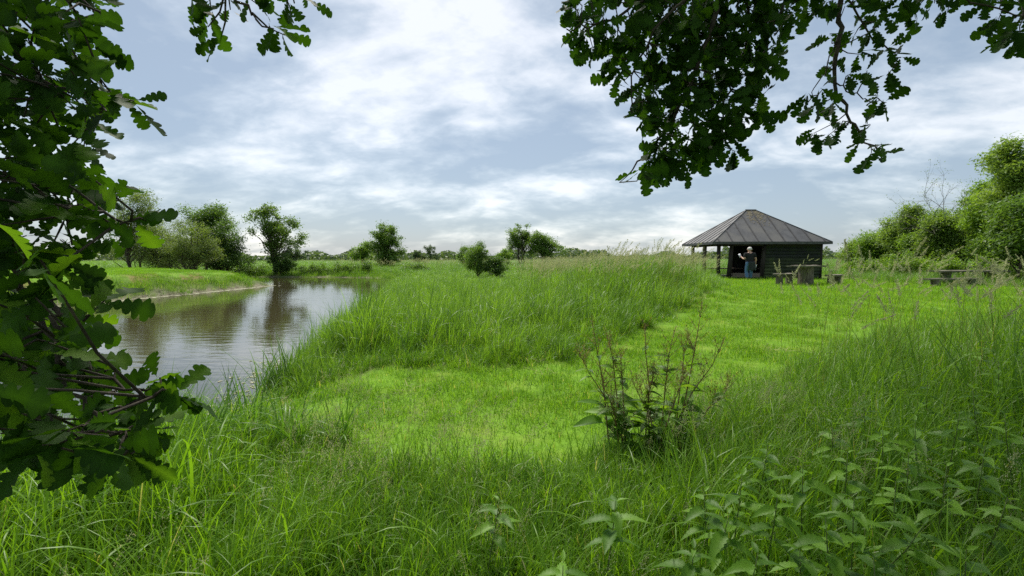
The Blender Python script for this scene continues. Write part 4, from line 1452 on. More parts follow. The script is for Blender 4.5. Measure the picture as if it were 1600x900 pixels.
def build_person():
    dep = 25.1
    x = (1171 - 800) / FPX * dep
    root = empty('person', (x, dep, h1(x, dep)), 'white-haired person in black T-shirt and blue jeans walking into the hut', 'person')
    root.scale = (1.17, 1.1, 1.0)
    J = {}
    V, E, Rr = [], [], []

    def v(nm, p, r):
        J[nm] = len(V); V.append(p); Rr.append(r); return J[nm]

    def e(a, b):
        E.append((J[a], J[b]))
    # body faces +y (away from the camera); left of the body = -x
    v('pelvis', (0, 0, 0.93), (0.165, 0.12)); v('belly', (0, 0.02, 1.10), (0.165, 0.125)); v('chest', (0, 0.02, 1.28), (0.18, 0.125))
    v('shoulders', (0, 0.02, 1.42), (0.13, 0.09)); v('neck', (0, 0.03, 1.50), (0.058, 0.058)); v('headlow', (0, 0.055, 1.58), (0.078, 0.09))
    v('head', (0, 0.06, 1.655), (0.083, 0.098)); v('crown', (0, 0.05, 1.725), (0.055, 0.06))
    for a, b in (('pelvis', 'belly'), ('belly', 'chest'), ('chest', 'shoulders'), ('shoulders', 'neck'), ('neck', 'headlow'), ('headlow', 'head'), ('head', 'crown')):
        e(a, b)
    v('nose', (0, 0.165, 1.63), 0.014); e('head', 'nose')
    arms = {'l': [(-0.20, 0.02, 1.40), (-0.265, -0.03, 1.12), (-0.275, 0.19, 1.20), (-0.28, 0.26, 1.24)],
            'r': [(0.20, 0.02, 1.40), (0.27, -0.01, 1.12), (0.30, 0.08, 0.88), (0.305, 0.11, 0.80)]}
    for s, pts in arms.items():
        for nm, p, r in zip(('sh', 'el', 'wr', 'palm'), pts, (0.062, 0.045, 0.030, (0.040, 0.020))):
            v(nm + s, p, r)
        e('shoulders', 'sh' + s); e('sh' + s, 'el' + s); e('el' + s, 'wr' + s); e('wr' + s, 'palm' + s)
        d = np.array(pts[3]) - np.array(pts[2]); d /= np.linalg.norm(d)
        for k, (off, ln) in enumerate(((-0.03, 0.065), (-0.01, 0.08), (0.01, 0.078), (0.03, 0.06))):
            q = np.array(pts[3]) + d * 0.03 + np.array([0.0, off if s == 'r' else 0, 0 if s == 'r' else off])
            v('f%d%s' % (k, s), tuple(q + d * ln * 0.5), 0.009); v('g%d%s' % (k, s), tuple(q + d * ln + np.array([(-.015 if s == 'r' else .015), 0, -0.01])), 0.008)
            e('palm' + s, 'f%d%s' % (k, s)); e('f%d%s' % (k, s), 'g%d%s' % (k, s))
        q = np.array(pts[2]) + d * 0.03
        side = np.array([0, 0.05, 0.0]) if s == 'r' else np.array([0, 0, 0.05])
        v('th' + s, tuple(q + side * 0.8 + d * 0.02), 0.010); v('ti' + s, tuple(q + side + d * 0.055), 0.008)
        e('wr' + s, 'th' + s); e('th' + s, 'ti' + s)
    legs = {'l': [(-0.095, 0.0, 0.86), (-0.11, 0.07, 0.49), (-0.115, -0.03, 0.09), (-0.13, 0.11, 0.035)],
            'r': [(0.095, 0.0, 0.86), (0.10, 0.06, 0.50), (0.10, 0.10, 0.09), (0.115, 0.24, 0.035)]}
    for s, pts in legs.items():
        for nm, p, r in zip(('hip', 'kn', 'an', 'toe'), pts, (0.095, 0.062, 0.042, 0.036)):
            v(nm + s, p, r)
        e('pelvis', 'hip' + s); e('hip' + s, 'kn' + s); e('kn' + s, 'an' + s); e('an' + s, 'toe' + s)
    skin_mesh('body', V, E, Rr, M['skin'], root)

    def P(nm):
        return V[J[nm]]
    # T-shirt
    sv = [(0, 0, 0.84), P('belly'), P('chest'), P('shoulders'), (0, 0.03, 1.465)]
    sr = [(0.195, 0.15), (0.19, 0.15), (0.198, 0.145), (0.145, 0.105), (0.075, 0.07)]
    se = [(0, 1), (1, 2), (2, 3), (3, 4)]
    for s in 'lr':
        a, b = np.array(P('sh' + s)), np.array(P('el' + s))
        sv += [tuple(a), tuple(a + (b - a) * 0.72)]
        sr += [0.082, 0.072]
        n = len(sv)
        se += [(3, n - 2), (n - 2, n - 1)]
    skin_mesh('t_shirt', sv, se, sr, M['tshirt'], root, 1)
    # jeans
    jv = [(0, 0, 1.06), (0, 0, 0.90)]
    jr = [(0.175, 0.132), (0.175, 0.135)]
    je = [(0, 1)]
    for s in 'lr':
        jv += [P('hip' + s), P('kn' + s), (P('an' + s)[0], P('an' + s)[1], 0.10)]
        jr += [0.112, 0.083, 0.075]
        n = len(jv)
        je += [(1, n - 3), (n - 3, n - 2), (n - 2, n - 1)]
    skin_mesh('jeans', jv, je, jr, M['jeans'], root, 0)
    # dark jacket tied round the waist, hanging behind
    n, rows = 22, 7
    vs, fs = [], []
    for r in range(rows):
        t = r / (rows - 1)
        z = 1.00 - 0.44 * t
        for k in range(n):
            a = math.pi * (-0.70 + 0.78 * k / (n - 1))
            rr = 1 + 0.05 * math.sin(k * 1.7 + r * 0.4) * t
            zz = z + (0.05 * math.sin(k * 0.9) - 0.06 * (1 - k / n)) * t
            vs.append(((0.215 + 0.02 * t) * rr * math.cos(a) + 0.03 * t, (0.172 + 0.02 * t) * rr * math.sin(a), zz))
    for r in range(rows - 1):
        for k in range(n - 1):
            fs.append((r * n + k, r * n + k + 1, (r + 1) * n + k + 1, (r + 1) * n + k))
    me = mesh('jacket', vs, fs, [M['jacket']], True)
    o = obj('tied_jacket', me, root)
    so = o.modifiers.new('solid', 'SOLIDIFY'); so.thickness = 0.015
    # hair
    bm = bmesh.new()
    bmesh.ops.create_uvsphere(bm, u_segments=18, v_segments=12, radius=1.0)
    for q in list(bm.verts):
        if q.co.z < -0.45 or (q.co.y > 0.55 and q.co.z < 0.35):
            bm.verts.remove(q)
    for q in bm.verts:
        k = 1 + 0.03 * math.sin(q.co.x * 17) * math.cos(q.co.y * 13 + q.co.z * 11)
        q.co = Vector((q.co.x * 0.098 * k, 0.048 + q.co.y * 0.118 * k, 1.662 + q.co.z * 0.112 * k))
    me = bpy.data.meshes.new('hair'); bm.to_mesh(me); bm.free()
    me.materials.append(M['hair'])
    for p_ in me.polygons:
        p_.use_smooth = True
    obj('hair', me, root)
    for s in (-1, 1):
        mb = MB(); mb.tube([(s * 0.088, 0.05, 1.60), (s * 0.102, 0.045, 1.63), (s * 0.092, 0.055, 1.665)], [0.012, 0.02, 0.014], 6)
        obj('ear', mb.me('ear', M['skin'], True), root)
    for s in 'lr':
        a, t = P('an' + s), P('toe' + s)
        skin_mesh('shoe', [(a[0], a[1] - 0.05, 0.045), (a[0], a[1] + 0.03, 0.06), (t[0], t[1] + 0.03, 0.045)], [(0, 1), (1, 2)], [0.045, 0.055, 0.045], M['shoe'], root, 1)
    # papers in the hands
    g = h1(x, dep)

    def sheet(name, lab, c, ax, ay):
        ax, ay = np.array(ax, float), np.array(ay, float)
        nrm = np.cross(ax, ay); nrm /= np.linalg.norm(nrm)
        vs, fs = [], []
        for i in range(5):
            for j in range(4):
                u, w = i / 4 - 0.5, j / 3 - 0.5
                vs.append(np.array(c) + ax * u + ay * w + nrm * (0.03 * (u * 2) ** 2 + 0.01 * w))
        for i in range(4):
            for j in range(3):
                fs.append((i * 4 + j, i * 4 + j + 1, i * 4 + j + 5, i * 4 + j + 4))
        o = obj(name, mesh(name, vs, fs, [M['paper']], True), label=lab, category='paper')
        so = o.modifiers.new('solid', 'SOLIDIFY'); so.thickness = 0.002
    sheet('paper_sheet', 'white paper held up in the left hand of the walking person', (x - 0.37, dep + 0.32, g + 1.32), (-0.07, 0.06, 0.19), (0.13, 0.04, 0.05))
    sheet('paper_sheet', 'white paper hanging from the right hand of the walking person', (x + 0.355, dep + 0.08, g + 0.70), (-0.03, 0.02, -0.26), (0.10, 0.07, 0.0))


build_person()


# ------------------------------------------------------------------ oak leaves
def oak_leaf_mesh(seed, mat):
    r = random.Random(seed)
    half = [(0.0, 0.02), (0.08, 0.05), (0.13, 0.11), (0.19, 0.12), (0.245, 0.07), (0.29, 0.17), (0.36, 0.205), (0.41, 0.18), (0.455, 0.11), (0.50, 0.22),
            (0.57, 0.27), (0.63, 0.24), (0.67, 0.14), (0.71, 0.25), (0.79, 0.28), (0.85, 0.24), (0.875, 0.17), (0.92, 0.19), (0.97, 0.13), (1.0, 0.02)]
    vs, fs = [], []
    fold, bend, wav = r.uniform(-0.1, 0.35), r.uniform(-0.5, 0.25), r.uniform(0.01, 0.035)
    n = len(half)

    def zz(t, w, s):
        return fold * abs(w) + bend * (t - 0.2) ** 2 * 0.6 + wav * math.sin(t * 11 + s * 2 + seed) * abs(w) * 5
    for i, (t, w) in enumerate(half):
        vs.append((t, 0, zz(t, 0, 0)))
    for s in (-1, 1):
        b = len(vs)
        for i, (t, w) in enumerate(half):
            jw = w * r.uniform(0.9, 1.1) * 1.05; jt = t + w * 0.10 + r.uniform(-0.008, 0.008)
            if i == n - 1:
                jt = t + 0.012
            vs.append((jt, s * jw, zz(t, s * jw, s)))
        for i in range(n - 1):
            q = (i, i + 1, b + i + 1, b + i)
            fs.append(q if s < 0 else q[::-1])
    # petiole
    b = len(vs)
    vs += [(-0.10, -0.008, 0.0), (-0.10, 0.008, 0.0), (0.02, 0.01, 0.002), (0.02, -0.01, 0.002)]
    fs.append((b, b + 1, b + 2, b + 3))
    me = mesh('leaf', np.array(vs), fs, [mat], True, {'var': np.clip(np.where(np.abs(np.array(vs)[:, 1]) < 1e-6, 0.55, 0.0) + r.random() * 0.7, 0, 1)})
    return me


OAK_MESHES = [oak_leaf_mesh(s, M['oak']) for s in range(9)] + [oak_leaf_mesh(20 + s, M['oakbacklit']) for s in range(3)]


def frame(u, up_w=0.55, rnd=0.7):
    u = np.array(u, float); u /= np.linalg.norm(u)
    n = np.array([0, 0, up_w]) + rng.normal(0, rnd, 3)
    n -= u * (n @ u); n /= np.linalg.norm(n) + 1e-9
    w = np.cross(n, u)
    return u, w, n


def leaf_matrix(pos, u, w, n, s):
    return Matrix(((u[0] * s, w[0] * s, n[0] * s, pos[0]), (u[1] * s, w[1] * s, n[1] * s, pos[1]),
                   (u[2] * s, w[2] * s, n[2] * s, pos[2]), (0, 0, 0, 1)))


def oak(label, base, trunk_pts, trunk_r, limbs, clusters, leaf_len, crown, maxobj=300, young=0.1):  # young: share of leaves using the copy with backlit glow in its colour
    """limbs: polylines (world points); clusters: (tip point, out direction, n leaves)"""
    root = empty('oak_tree', base, label, 'tree', 'oaks over the viewpoint')
    B = np.array(base)
    mb = MB(); mb.tube(np.array(trunk_pts) - B, trunk_r, 12)
    obj('trunk', mb.me('trunk', M['bark'], True), root)
    branch = MB()
    nodes = []
    for L, r0, r1 in limbs:
        L = np.array(L, float)
        # smooth polyline
        t = np.linspace(0, len(L) - 1, (len(L) - 1) * 5 + 1)
        i = np.clip(t.astype(int), 0, len(L) - 2); fr = (t - i)[:, None]
        pm = L[np.clip(i - 1, 0, None)]; p0 = L[i]; p1 = L[i + 1]; p2 = L[np.clip(i + 2, None, len(L) - 1)]
        q = 0.5 * ((2 * p0) + (-pm + p1) * fr + (2 * pm - 5 * p0 + 4 * p1 - p2) * fr ** 2 + (-pm + 3 * p0 - 3 * p1 + p2) * fr ** 3)
        q[1:-1] += rng.normal(0, 0.008, (len(q) - 2, 3))
        branch.tube(q - B, list(np.linspace(r0, r1, len(q))), 6, True)
        nodes.append(q)
    nodes = np.concatenate(nodes)
    leaves = []
    for tip, outd, k in clusters:
        tip = np.array(tip)
        # twig from nearest limb node, biased to nodes above/behind
        dd = np.linalg.norm(nodes - tip, axis=1)
        j = np.argmin(dd)
        st = nodes[j]
        if dd[j] > 0.01:
            mid = (st + tip) / 2 + rng.normal(0, 0.06 * dd[j] + 0.004, 3)
            branch.tube(np.array([st, mid, tip]) - B, [0.0032, 0.0026, 0.0016], 5, False)
        ax = (tip - st) / (dd[j] + 1e-6) * 0.5 + np.array(outd)
        ax /= np.linalg.norm(ax) + 1e-9
        for m in range(k):
            side = rng.normal(0, 1, 3); side -= ax * (side @ ax); side /= np.linalg.norm(side)
            u = ax * rng.uniform(0.1, 0.9) + side * rng.uniform(0.5, 1.0) + np.array([0, 0, -0.22])
            u, w, n = frame(u)
            p = tip - ax * rng.uniform(0, 0.035) + u * 0.006
            s = leaf_len * rng.uniform(0.62, 1.2)
            leaves.append((p + u * 0.1 * s - B, u, w, n, s))
    bo = obj('branch', branch.me('branch', M['twig'], True), root)
    # biggest first as parts
    order = sorted(range(len(leaves)), key=lambda i: np.linalg.norm(leaves[i][0] + B - np.array([0, 0, CAM_Z])) / leaves[i][4])
    rest_v, rest_f, rest_a, nn = [], [], [], 0
    for c, i in enumerate(order):
        p, u, w, n, s = leaves[i]
        me = OAK_MESHES[rng.integers(9, 12)] if rng.random() < young else OAK_MESHES[rng.integers(0, 9)]
        if c < maxobj:
            o = bpy.data.objects.new('leaf', me)
            C.objects.link(o)
            o.parent = bo
            o.matrix_local = leaf_matrix(p, u, w, n, s)
        else:
            vv = np.empty(len(me.vertices) * 3, np.float32); me.vertices.foreach_get('co', vv)
            vv = vv.reshape(-1, 3)
            rest_v.append(p + s * (vv[:, :1] * u + vv[:, 1:2] * w + vv[:, 2:] * n))
            rest_f += [tuple(k + nn for k in pl.vertices) for pl in me.polygons]
            rest_a.append(np.full(len(vv), rng.random())); nn += len(vv)
    if rest_v:
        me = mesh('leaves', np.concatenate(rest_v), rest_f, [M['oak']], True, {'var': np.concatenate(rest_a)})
        obj('leaves', me, root, kind='stuff')
    # crown overhead, out of the picture: it shades the foreground
    if crown:
        src = []
        for k in range(4):
            vs, fs, va, n0 = [], [], [], 0
            for q in range(26):
                me = OAK_MESHES[rng.integers(0, 9)]
                vv = np.empty(len(me.vertices) * 3, np.float32); me.vertices.foreach_get('co', vv); vv = vv.reshape(-1, 3)
                u, w, n = frame(rng.normal(0, 1, 3))
                p = rng.normal(0, 0.13, 3); s = 0.11
                vs.append(p + s * (vv[:, :1] * u + vv[:, 1:2] * w + vv[:, 2:] * n))
                fs += [tuple(a + n0 for a in pl.vertices) for pl in me.polygons]
                va.append(np.full(len(vv), rng.random())); n0 += len(vv)
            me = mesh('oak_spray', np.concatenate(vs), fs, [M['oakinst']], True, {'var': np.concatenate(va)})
            src.append(bpy.data.objects.new('oak_spray', me))
        (cx, cy, cz, rx, ry, rz, n) = crown
        d = rng.standard_normal((n, 3)); d /= np.linalg.norm(d, axis=1, keepdims=True)
        q = np.array([cx, cy, cz]) + d * np.array([rx, ry, rz]) * (rng.random((n, 1)) ** 0.4)
        # keep it above the picture's upper edge
        top = CAM_Z + 0.3 + np.maximum(q[:, 1], 0) * 0.60
        q = q[q[:, 2] > np.maximum(top, 2.6)]
        scatter('crown', None, src, q[:, :2] - B[:2], rng.uniform(0.8, 1.3, len(q)), rng.uniform(0, 0.5, len(q)), Z=q[:, 2] - B[2],
                parent=root, vec_rot=rng.uniform(-3, 3, (len(q), 3)))
    return root


def build_oaks():
    # ---- left oak: leaves about a metre from the viewer
    def right_edge(y):
        return np.interp(y, [-60, 0, 60, 95, 125, 160, 178, 200, 250, 300, 340, 375, 400, 425, 450, 480, 520, 550, 590, 612, 650, 690, 730, 770, 800],
                         [170, 180, 190, 175, 205, 225, 190, 160, 165, 215, 235, 225, 175, 130, 140, 165, 160, 165, 225, 290, 285, 260, 245, 225, 190])

    def left_edge(y):
        return np.interp(y, [-60, 620, 660, 700, 740, 790], [-260, -260, -60, 45, 70, 170])

    def dep_at(y):
        return np.interp(y, [0, 300, 600, 800], [1.22, 1.08, 0.90, 0.86])
    limbs = []
    tr = np.array([-2.55, 0.35, 0.0]); tz = h1(tr[0], tr[1])
    base = (tr[0], tr[1], tz)
    trunk = [(tr[0], tr[1], tz - 0.2), (tr[0], tr[1], tz + 0.4), (tr[0] + 0.05, tr[1], 1.6), (tr[0], tr[1] - 0.1, 3.4), (tr[0] + 0.1, tr[1], 5.5)]
    A = lambda px, py, d: at(px, py, d)
    limbs += [([(-2.5, 0.35, 2.3), A(-330, 60, 1.25), A(-60, 90, 1.22), A(40, 110, 1.2), A(120, 145, 1.18), A(175, 160, 1.15)], 0.012, 0.002),
              ([(-2.5, 0.35, 2.1), A(-300, 230, 1.15), A(-40, 250, 1.12), A(60, 300, 1.1), A(150, 335, 1.05), A(205, 345, 1.02)], 0.010, 0.002),
              ([(-2.5, 0.35, 1.9), A(-300, 400, 1.05), A(-20, 400, 1.03), A(60, 470, 1.0), A(100, 520, 0.97), A(160, 585, 0.92), A(240, 620, 0.88)], 0.010, 0.002),
              ([A(60, 470, 1.0), A(90, 560, 0.95), A(130, 640, 0.9), A(190, 680, 0.87), A(205, 700, 0.86)], 0.006, 0.002),
              ([A(-20, 400, 1.03), A(20, 540, 1.0), A(60, 610, 0.95), A(95, 680, 0.9)], 0.006, 0.002),
              ([A(-60, 90, 1.22), A(20, 20, 1.25), A(100, -10, 1.25), A(160, 20, 1.22)], 0.007, 0.002),
              ([(-2.5, 0.2, 2.9), (-1.6, 0.9, 2.75), A(150, -180, 1.45), A(300, -70, 1.42), A(360, -10, 1.4), A(400, 30, 1.4)], 0.016, 0.002),
              ([A(300, -70, 1.42), A(420, -50, 1.42), A(460, 5, 1.4)], 0.005, 0.002)]
    cl = []
    pts = []
    tries = 0
    while len(pts) < 245 and tries < 30000:
        tries += 1
        y = rng.uniform(-50, 712)
        x = rng.uniform(max(-120, left_edge(y)), right_edge(y) - 28)
        if any(math.hypot(x - a, y - b) < 15 for a, b in pts):
            continue
        if ((x - 112) / 38) ** 2 + ((y - 455) / 24) ** 2 < 1 and rng.random() < 0.8:
            continue
        pts.append((x, y))
    for x, y in pts:
        d = dep_at(y) + rng.normal(0.06, 0.13)
        cl.append((A(x, y, d), (0.35, rng.normal(0, 0.3), -0.15), int(rng.integers(4, 6))))
    for x, y, k in ((232, 158, 4), (196, 165, 3), (250, 345, 3), (185, 470, 3), (165, 490, 2), (300, 615, 4), (272, 590, 3), (205, 722, 3), (95, 700, 3), (240, 680, 4)):
        cl.append((A(x - 22, y, dep_at(y)), (0.6, 0.0, -0.1), k))
    for x, y, k in ((300, 8, 5), (325, 42, 4), (345, 60, 3), (360, 15, 4), (400, 5, 5), (428, 45, 4), (445, 55, 3), (455, 15, 4), (480, 0, 3), (290, -30, 4), (350, -30, 4), (420, -30, 4), (330, 15, 4)):
        cl.append((A(x, y, 1.5 + rng.normal(0, 0.05)), (0.1, 0, -0.5), k))
    oak('dark oak on the left whose leafy twigs hang close before the pond', base, trunk, [0.30, 0.24, 0.21, 0.18, 0.1], limbs, cl, 0.075,
        (-3.4, 0.0, 5.4, 3.0, 2.8, 2.2, 300), 300, 0.30)

    # ---- right oak: a limb from overhead, leaves about 2.5 m away
    tx, ty = 3.4, -2.2
    tz = h1(tx, ty)
    base = (tx, ty, tz)
    trunk = [(tx, ty, tz - 0.3), (tx, ty, 0.5), (tx - 0.05, ty, 2.4), (tx, ty + 0.1, 4.2), (tx + 0.1, ty, 7.0)]
    D = 2.55
    limbs = [([(3.4, -2.2, 3.3), (2.6, -0.4, 4.1), (1.9, 1.2, 4.1), A(1180, -190, 2.45), A(1140, -60, 2.5), A(1105, 60, 2.52), A(1060, 170, 2.55), A(1010, 245, 2.6), A(968, 285, 2.6)], 0.03, 0.002),
             ([(3.4, -2.2, 4.2), (3.9, 0.5, 6.6), (4.3, 3.5, 8.2), (4.6, 6.5, 9.2)], 0.16, 0.03),
             ([(3.4, -2.2, 4.6), (5.6, 0.0, 7.0), (7.6, 2.8, 8.4), (8.8, 4.8, 9.0)], 0.14, 0.03),
             ([(3.4, -2.2, 5.0), (1.8, 0.2, 7.4), (0.8, 2.8, 9.0), (0.4, 4.8, 9.8)], 0.12, 0.03),
             ([A(1180, -190, 2.45), A(1060, -70, 2.5), A(990, 10, 2.5), A(930, 40, 2.5), A(885, 45, 2.5)], 0.012, 0.003),
             ([A(1140, -60, 2.5), A(1040, 30, 2.45), A(990, 110, 2.45), A(985, 170, 2.45)], 0.008, 0.003),
             ([A(1140, -60, 2.5), A(1170, 40, 2.6), A(1140, 130, 2.65), A(1130, 200, 2.65), A(1110, 255, 2.65)], 0.009, 0.003),
             ([A(1180, -190, 2.45), A(1230, -40, 2.6), A(1200, 60, 2.65), A(1180, 140, 2.65), A(1200, 180, 2.65)], 0.008, 0.003),
             ([(1.9, 1.2, 4.1), A(1300, -150, 2.5), A(1312, -20, 2.5), A(1310, 60, 2.5), A(1307, 130, 2.5), A(1325, 180, 2.5), A(1350, 215, 2.5), A(1370, 235, 2.5)], 0.018, 0.003),
             ([A(1310, 60, 2.5), A(1290, 110, 2.5), A(1270, 150, 2.5)], 0.004, 0.002),
             ([A(1307, 130, 2.5), A(1340, 150, 2.5), A(1380, 160, 2.5)], 0.004, 0.002),
             ([A(1312, -20, 2.5), A(1360, 50, 2.5), A(1395, 85, 2.5), A(1400, 105, 2.5)], 0.006, 0.002),
             ([(1.9, 1.2, 4.1), A(1420, -140, 2.4), A(1440, -30, 2.4), A(1500, -5, 2.4), A(1600, 25, 2.4)], 0.012, 0.003)]
    poly = np.array([(868, 35), (885, -40), (1250, -40), (1245, 30), (1225, 60), (1222, 100), (1192, 128), (1214, 168), (1215, 186), (1168, 208), (1160, 228),
                     (1155, 258), (1100, 248), (1080, 268), (1050, 280), (1005, 278), (965, 290), (962, 268), (1003, 228), (1003, 192), (978, 165),
                     (965, 140), (948, 125), (940, 100), (905, 75)], float)
    cl, pts, tries = [], [], 0
    while len(pts) < 190 and tries < 40000:
        tries += 1
        p = np.array([rng.uniform(860, 1255), rng.uniform(-40, 295)])
        if sdist(p[None], poly)[0] > -9:
            continue
        if ((p[0] - 1180) / 50) ** 2 + ((p[1] - 80) / 24) ** 2 < 1 and rng.random() < 0.5:
            continue
        if any(math.hypot(p[0] - a, p[1] - b) < 12.5 for a, b in pts):
            continue
        pts.append(tuple(p))
    for x, y in pts:
        cl.append((A(x, y, D + rng.normal(0, 0.10)), (-0.2, 0, -0.35), int(rng.integers(5, 9))))
    strand = [(1262, 150, 5), (1275, 165, 5), (1285, 140, 4), (1300, 165, 5), (1285, 105, 4), (1335, 55, 5), (1350, 30, 6), (1370, 45, 6), (1395, 75, 5), (1408, 90, 4),
              (1330, 115, 5), (1355, 110, 5), (1385, 118, 5), (1368, 152, 5), (1385, 160, 4), (1345, 85, 4), (1272, 208, 5), (1290, 215, 5), (1310, 205, 4),
              (1345, 222, 5), (1362, 240, 5), (1378, 225, 5), (1360, 195, 4), (1330, 190, 3), (1320, 10, 6), (1290, 5, 6), (1265, 15, 6), (1340, 0, 6), (1375, 5, 6),
              (1405, 0, 6), (1430, 15, 5), (1412, 28, 4), (1460, 5, 5), (1480, 20, 4), (1510, 0, 5), (1540, 5, 6), (1560, 30, 6), (1580, 45, 6), (1595, 65, 6), (1570, 60, 4),
              (1600, 25, 7), (1590, 0, 7), (1560, 0, 6), (1300, 60, 3), (1385, 25, 5), (1450, -20, 6), (1240, 20, 5), (1255, -10, 5), (1300, -20, 6), (1350, -25, 6)]
    for x, y, k in strand:
        cl.append((A(x, y, 2.48 + rng.normal(0, 0.07)), (0.1, 0, -0.4), k))
    oak('large oak overhead whose drooping limb fills the upper right of the sky', base, trunk, [0.5, 0.42, 0.38, 0.34, 0.2], limbs, cl, 0.098,
        (4.4, 3.4, 8.8, 6.3, 6.8, 3.4, 3800), 300, 0.04)


build_oaks()


# ------------------------------------------------------------------ dock plant and nettles
def blade_leaf(L, Wd, teeth, mat, seed, bend=-0.3, name='leaf', wavy=0.03):
    r = random.Random(seed)
    n = 14
    vs, fs = [], []
    for i in range(n + 1):
        t = i / n
        w = Wd * (math.sin(math.pi * min(1, t * 0.93 + 0.07) ** 0.75)) * 0.5
        if teeth and 0 < i < n:
            w *= 1.12 if i % 2 else 0.88
        if i == n:
            w = 0.0004
        z = bend * L * t * t
        wv = wavy * L * math.sin(t * 9 + seed)
        vs += [(t * L, -w, z + 0.45 * w + wv * 0.4), (t * L, 0, z), (t * L, w, z + 0.45 * w - wv * 0.4)]
    for i in range(n):
        a, b = i * 3, i * 3 + 3
        fs += [(a, b, b + 1, a + 1), (a + 1, b + 1, b + 2, a + 2)]
    return mesh(name, np.array(vs), fs, [mat], True, {'var': np.full(len(vs), r.random())})


def build_dock():
    bx, by = 1.13, 3.62
    gz = h1(bx, by)
    lm = [blade_leaf(0.22, 0.085, False, M['dock'], s, -0.35) for s in range(5)]
    stems_spec = [
        ('dock plant with many brownish seed stems and dark leaves, left one', (0.86, 3.62), [(925, 500, 3.7), (948, 520, 3.75), (968, 545, 3.6), (902, 545, 3.6), (940, 600, 3.5)]),
        ('dock plant in the middle with red stems and reddish seed heads', (1.04, 3.52), [(1008, 505, 3.6), (1056, 510, 3.7), (1072, 575, 3.4), (1025, 575, 3.5), (985, 590, 3.5)]),
        ('dock plant on the right with the tallest dark stem', (1.24, 3.66), [(1098, 470, 3.8), (1132, 530, 3.6), (1078, 515, 3.9), (1142, 590, 3.6)])]
    for lab, (px, py), stems in stems_spec:
        g = h1(px, py)
        root = empty('dock_plant', (px, py, g), lab, 'plant', 'dock plants at the edge of the clearing')
        for (sx, sy, sd) in stems:
            top = at(sx, sy, sd) - np.array([px, py, g])
            base = np.array([rng.normal(0, 0.06), rng.normal(0, 0.05), -0.05])
            mid = base * 0.4 + top * 0.5 + np.array([rng.normal(0, 0.03), 0, 0.04])
            pts = np.array([base, base * 0.7 + mid * 0.3 + rng.normal(0, 0.01, 3), mid, mid * 0.45 + top * 0.55 + rng.normal(0, 0.012, 3), top])
            mb = MB(); mb.tube(pts, [0.0062, 0.0056, 0.0046, 0.003, 0.0016], 6)
            seeds = []
            for k in range(15):
                t = rng.uniform(0.42, 0.95)
                i = t * 4; j = int(min(i, 3)); p = pts[j] + (pts[j + 1] - pts[j]) * (i - j)
                d = np.array([rng.normal(0, 0.6), rng.normal(0, 0.6), 1.2]); d /= np.linalg.norm(d)
                L = 0.20 * (1.15 - t) + 0.07
                q = p + d * L
                mb.tube([p, (p + q) / 2 + rng.normal(0, 0.004, 3), q], [0.0016, 0.0013, 0.0008], 4, False)
                for m in range(22):
                    u = rng.uniform(0.1, 1)
                    seeds.append(p + (q - p) * u + rng.normal(0, 0.008, 3))
            for m in range(26):
                t = rng.uniform(0.8, 1.0); i = t * 4; j = int(min(i, 3))
                seeds.append(pts[j] + (pts[j + 1] - pts[j]) * (i - j) + rng.normal(0, 0.008, 3))
            st = obj('stem', mb.me('stem', M['dockstem'], True), root)
            V, f = leaf_quads(np.array(seeds), 0.0105, 0.8)
            obj('seed_cluster', mesh('seed_cluster', V, f, [M['dockseed']], False, {'var': np.repeat(rng.random(len(seeds)), 4)}), st, kind='stuff')
            for k in range(12):
                t = rng.uniform(0.10, 0.80); i = t * 4; j = int(min(i, 3)); p = pts[j] + (pts[j + 1] - pts[j]) * (i - j)
                a = rng.random() * 6.283
                u, w, n = frame((math.cos(a), math.sin(a), rng.uniform(0.0, 0.6)), 1.0, 0.25)
                o = bpy.data.objects.new('leaf', lm[rng.integers(5)]); C.objects.link(o); o.parent = st
                o.matrix_local = leaf_matrix(p, u, w, n, (1.15 - t * 0.75) * rng.uniform(0.65, 0.95))
        for k in range(13):
            a = rng.random() * 6.283
            u, w, n = frame((math.cos(a), math.sin(a), rng.uniform(0.2, 0.9)), 1.0, 0.25)
            o = bpy.data.objects.new('leaf', lm[rng.integers(5)]); C.objects.link(o); o.parent = root
            o.matrix_local = leaf_matrix(np.array([rng.normal(0, 0.06), rng.normal(0, 0.06), 0.12 + 0.25 * rng.random()]), u, w, n, rng.uniform(0.8, 1.15))


build_dock()


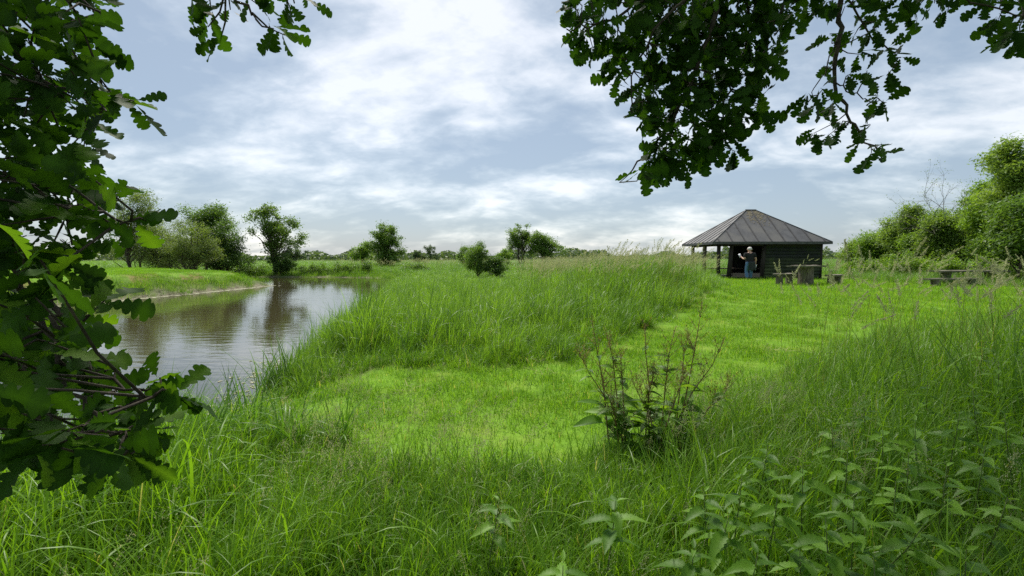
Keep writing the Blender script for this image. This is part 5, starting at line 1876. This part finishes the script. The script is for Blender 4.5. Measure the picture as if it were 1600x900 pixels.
def build_nettles():
    lm = [blade_leaf(0.092, 0.036, True, M['nettle'], s, -0.12 - 0.08 * s, wavy=0.02) for s in range(6)]
    spots = [(962, 775, .52), (880, 868, .50), (1185, 855, .55), (1160, 735, .55), (1215, 770, .55), (1140, 795, .48), (1255, 715, .58), (1290, 800, .55), (1335, 770, .58),
             (1325, 700, .58), (1380, 660, .6), (1350, 625, .62), (1430, 650, .62), (1445, 810, .55), (1400, 745, .55), (1480, 720, .6), (1250, 850, .45), (1365, 860, .5),
             (1520, 600, .68), (1560, 560, .72), (1500, 640, .62), (1570, 640, .66), (1540, 690, .62), (1575, 770, .55), (1510, 850, .48), (1450, 590, .66), (1200, 690, .55),
             (1100, 760, .48), (1300, 655, .58), (1590, 520, .78), (1540, 530, .74), (1085, 850, .42), (1420, 700, .6), (780, 775, .42)]
    ordn = ['first', 'second', 'third', 'fourth', 'fifth', 'sixth', 'seventh', 'eighth', 'ninth', 'tenth', 'eleventh', 'twelfth']
    labels = {(962, 775): 'young nettle with four bright leaves just below the dock plants', (780, 775): 'lone young nettle in the grass left of the dock plants',
              (880, 868): 'young nettle at the bottom edge, leftmost of those there'}
    rest = [q for q in spots if (q[0], q[1]) not in labels]
    for nm, lo, hi in (('uppermost', 0, 650), ('middle', 650, 765), ('lowest', 765, 900)):
        row = sorted(q for q in rest if lo <= q[1] < hi)
        for k, q in enumerate(row):
            labels[(q[0], q[1])] = 'stinging nettle, %s from the left in the %s row at lower right' % (ordn[min(k, 11)], nm)
    for (px, py, zt) in spots:
        dirv = at(px, py, 1.0) - np.array([0, 0, CAM_Z])
        k = (zt - CAM_Z) / dirv[2]
        top = np.array([0, 0, CAM_Z]) + dirv * k
        lab = labels[(px, py)]
        g = h1(top[0], top[1])
        top[2] -= 0.02
        root = empty('nettle_plant', (top[0], top[1], g), lab, 'nettle', 'nettles in the right foreground')
        H = top[2] - g
        bend = rng.normal(0, 0.05, 2)
        pts = np.array([(-bend[0], -bend[1], -0.03), (-bend[0] * 0.6, -bend[1] * 0.6, H * 0.4), (-bend[0] * 0.2, -bend[1] * 0.2, H * 0.75), (0, 0, H)])
        mb = MB(); mb.tube(pts, [0.0035, 0.003, 0.0024, 0.0012], 5)
        obj('stem', mb.me('stem', M['nstem'], True), root)
        a0 = rng.random() * 3.14
        for q in range(5):
            t = 1 - 0.02 - 0.11 * q
            i = t * 3; j = int(min(i, 2)); p = pts[j] + (pts[j + 1] - pts[j]) * (i - j)
            s = (0.5, 1.0, 1.3, 1.4, 1.25)[q] * rng.uniform(0.85, 1.15)
            for sd in (0, 1):
                a = a0 + q * 1.571 + sd * 3.1416 + rng.normal(0, 0.15)
                u, w, n = frame((math.cos(a), math.sin(a), 0.55 if q == 0 else rng.uniform(-0.15, 0.35)), 1.2, 0.18)
                o = bpy.data.objects.new('leaf', lm[rng.integers(6)]); C.objects.link(o); o.parent = root
                o.matrix_local = leaf_matrix(p + u * 0.008, u, w, n, s)


build_nettles()
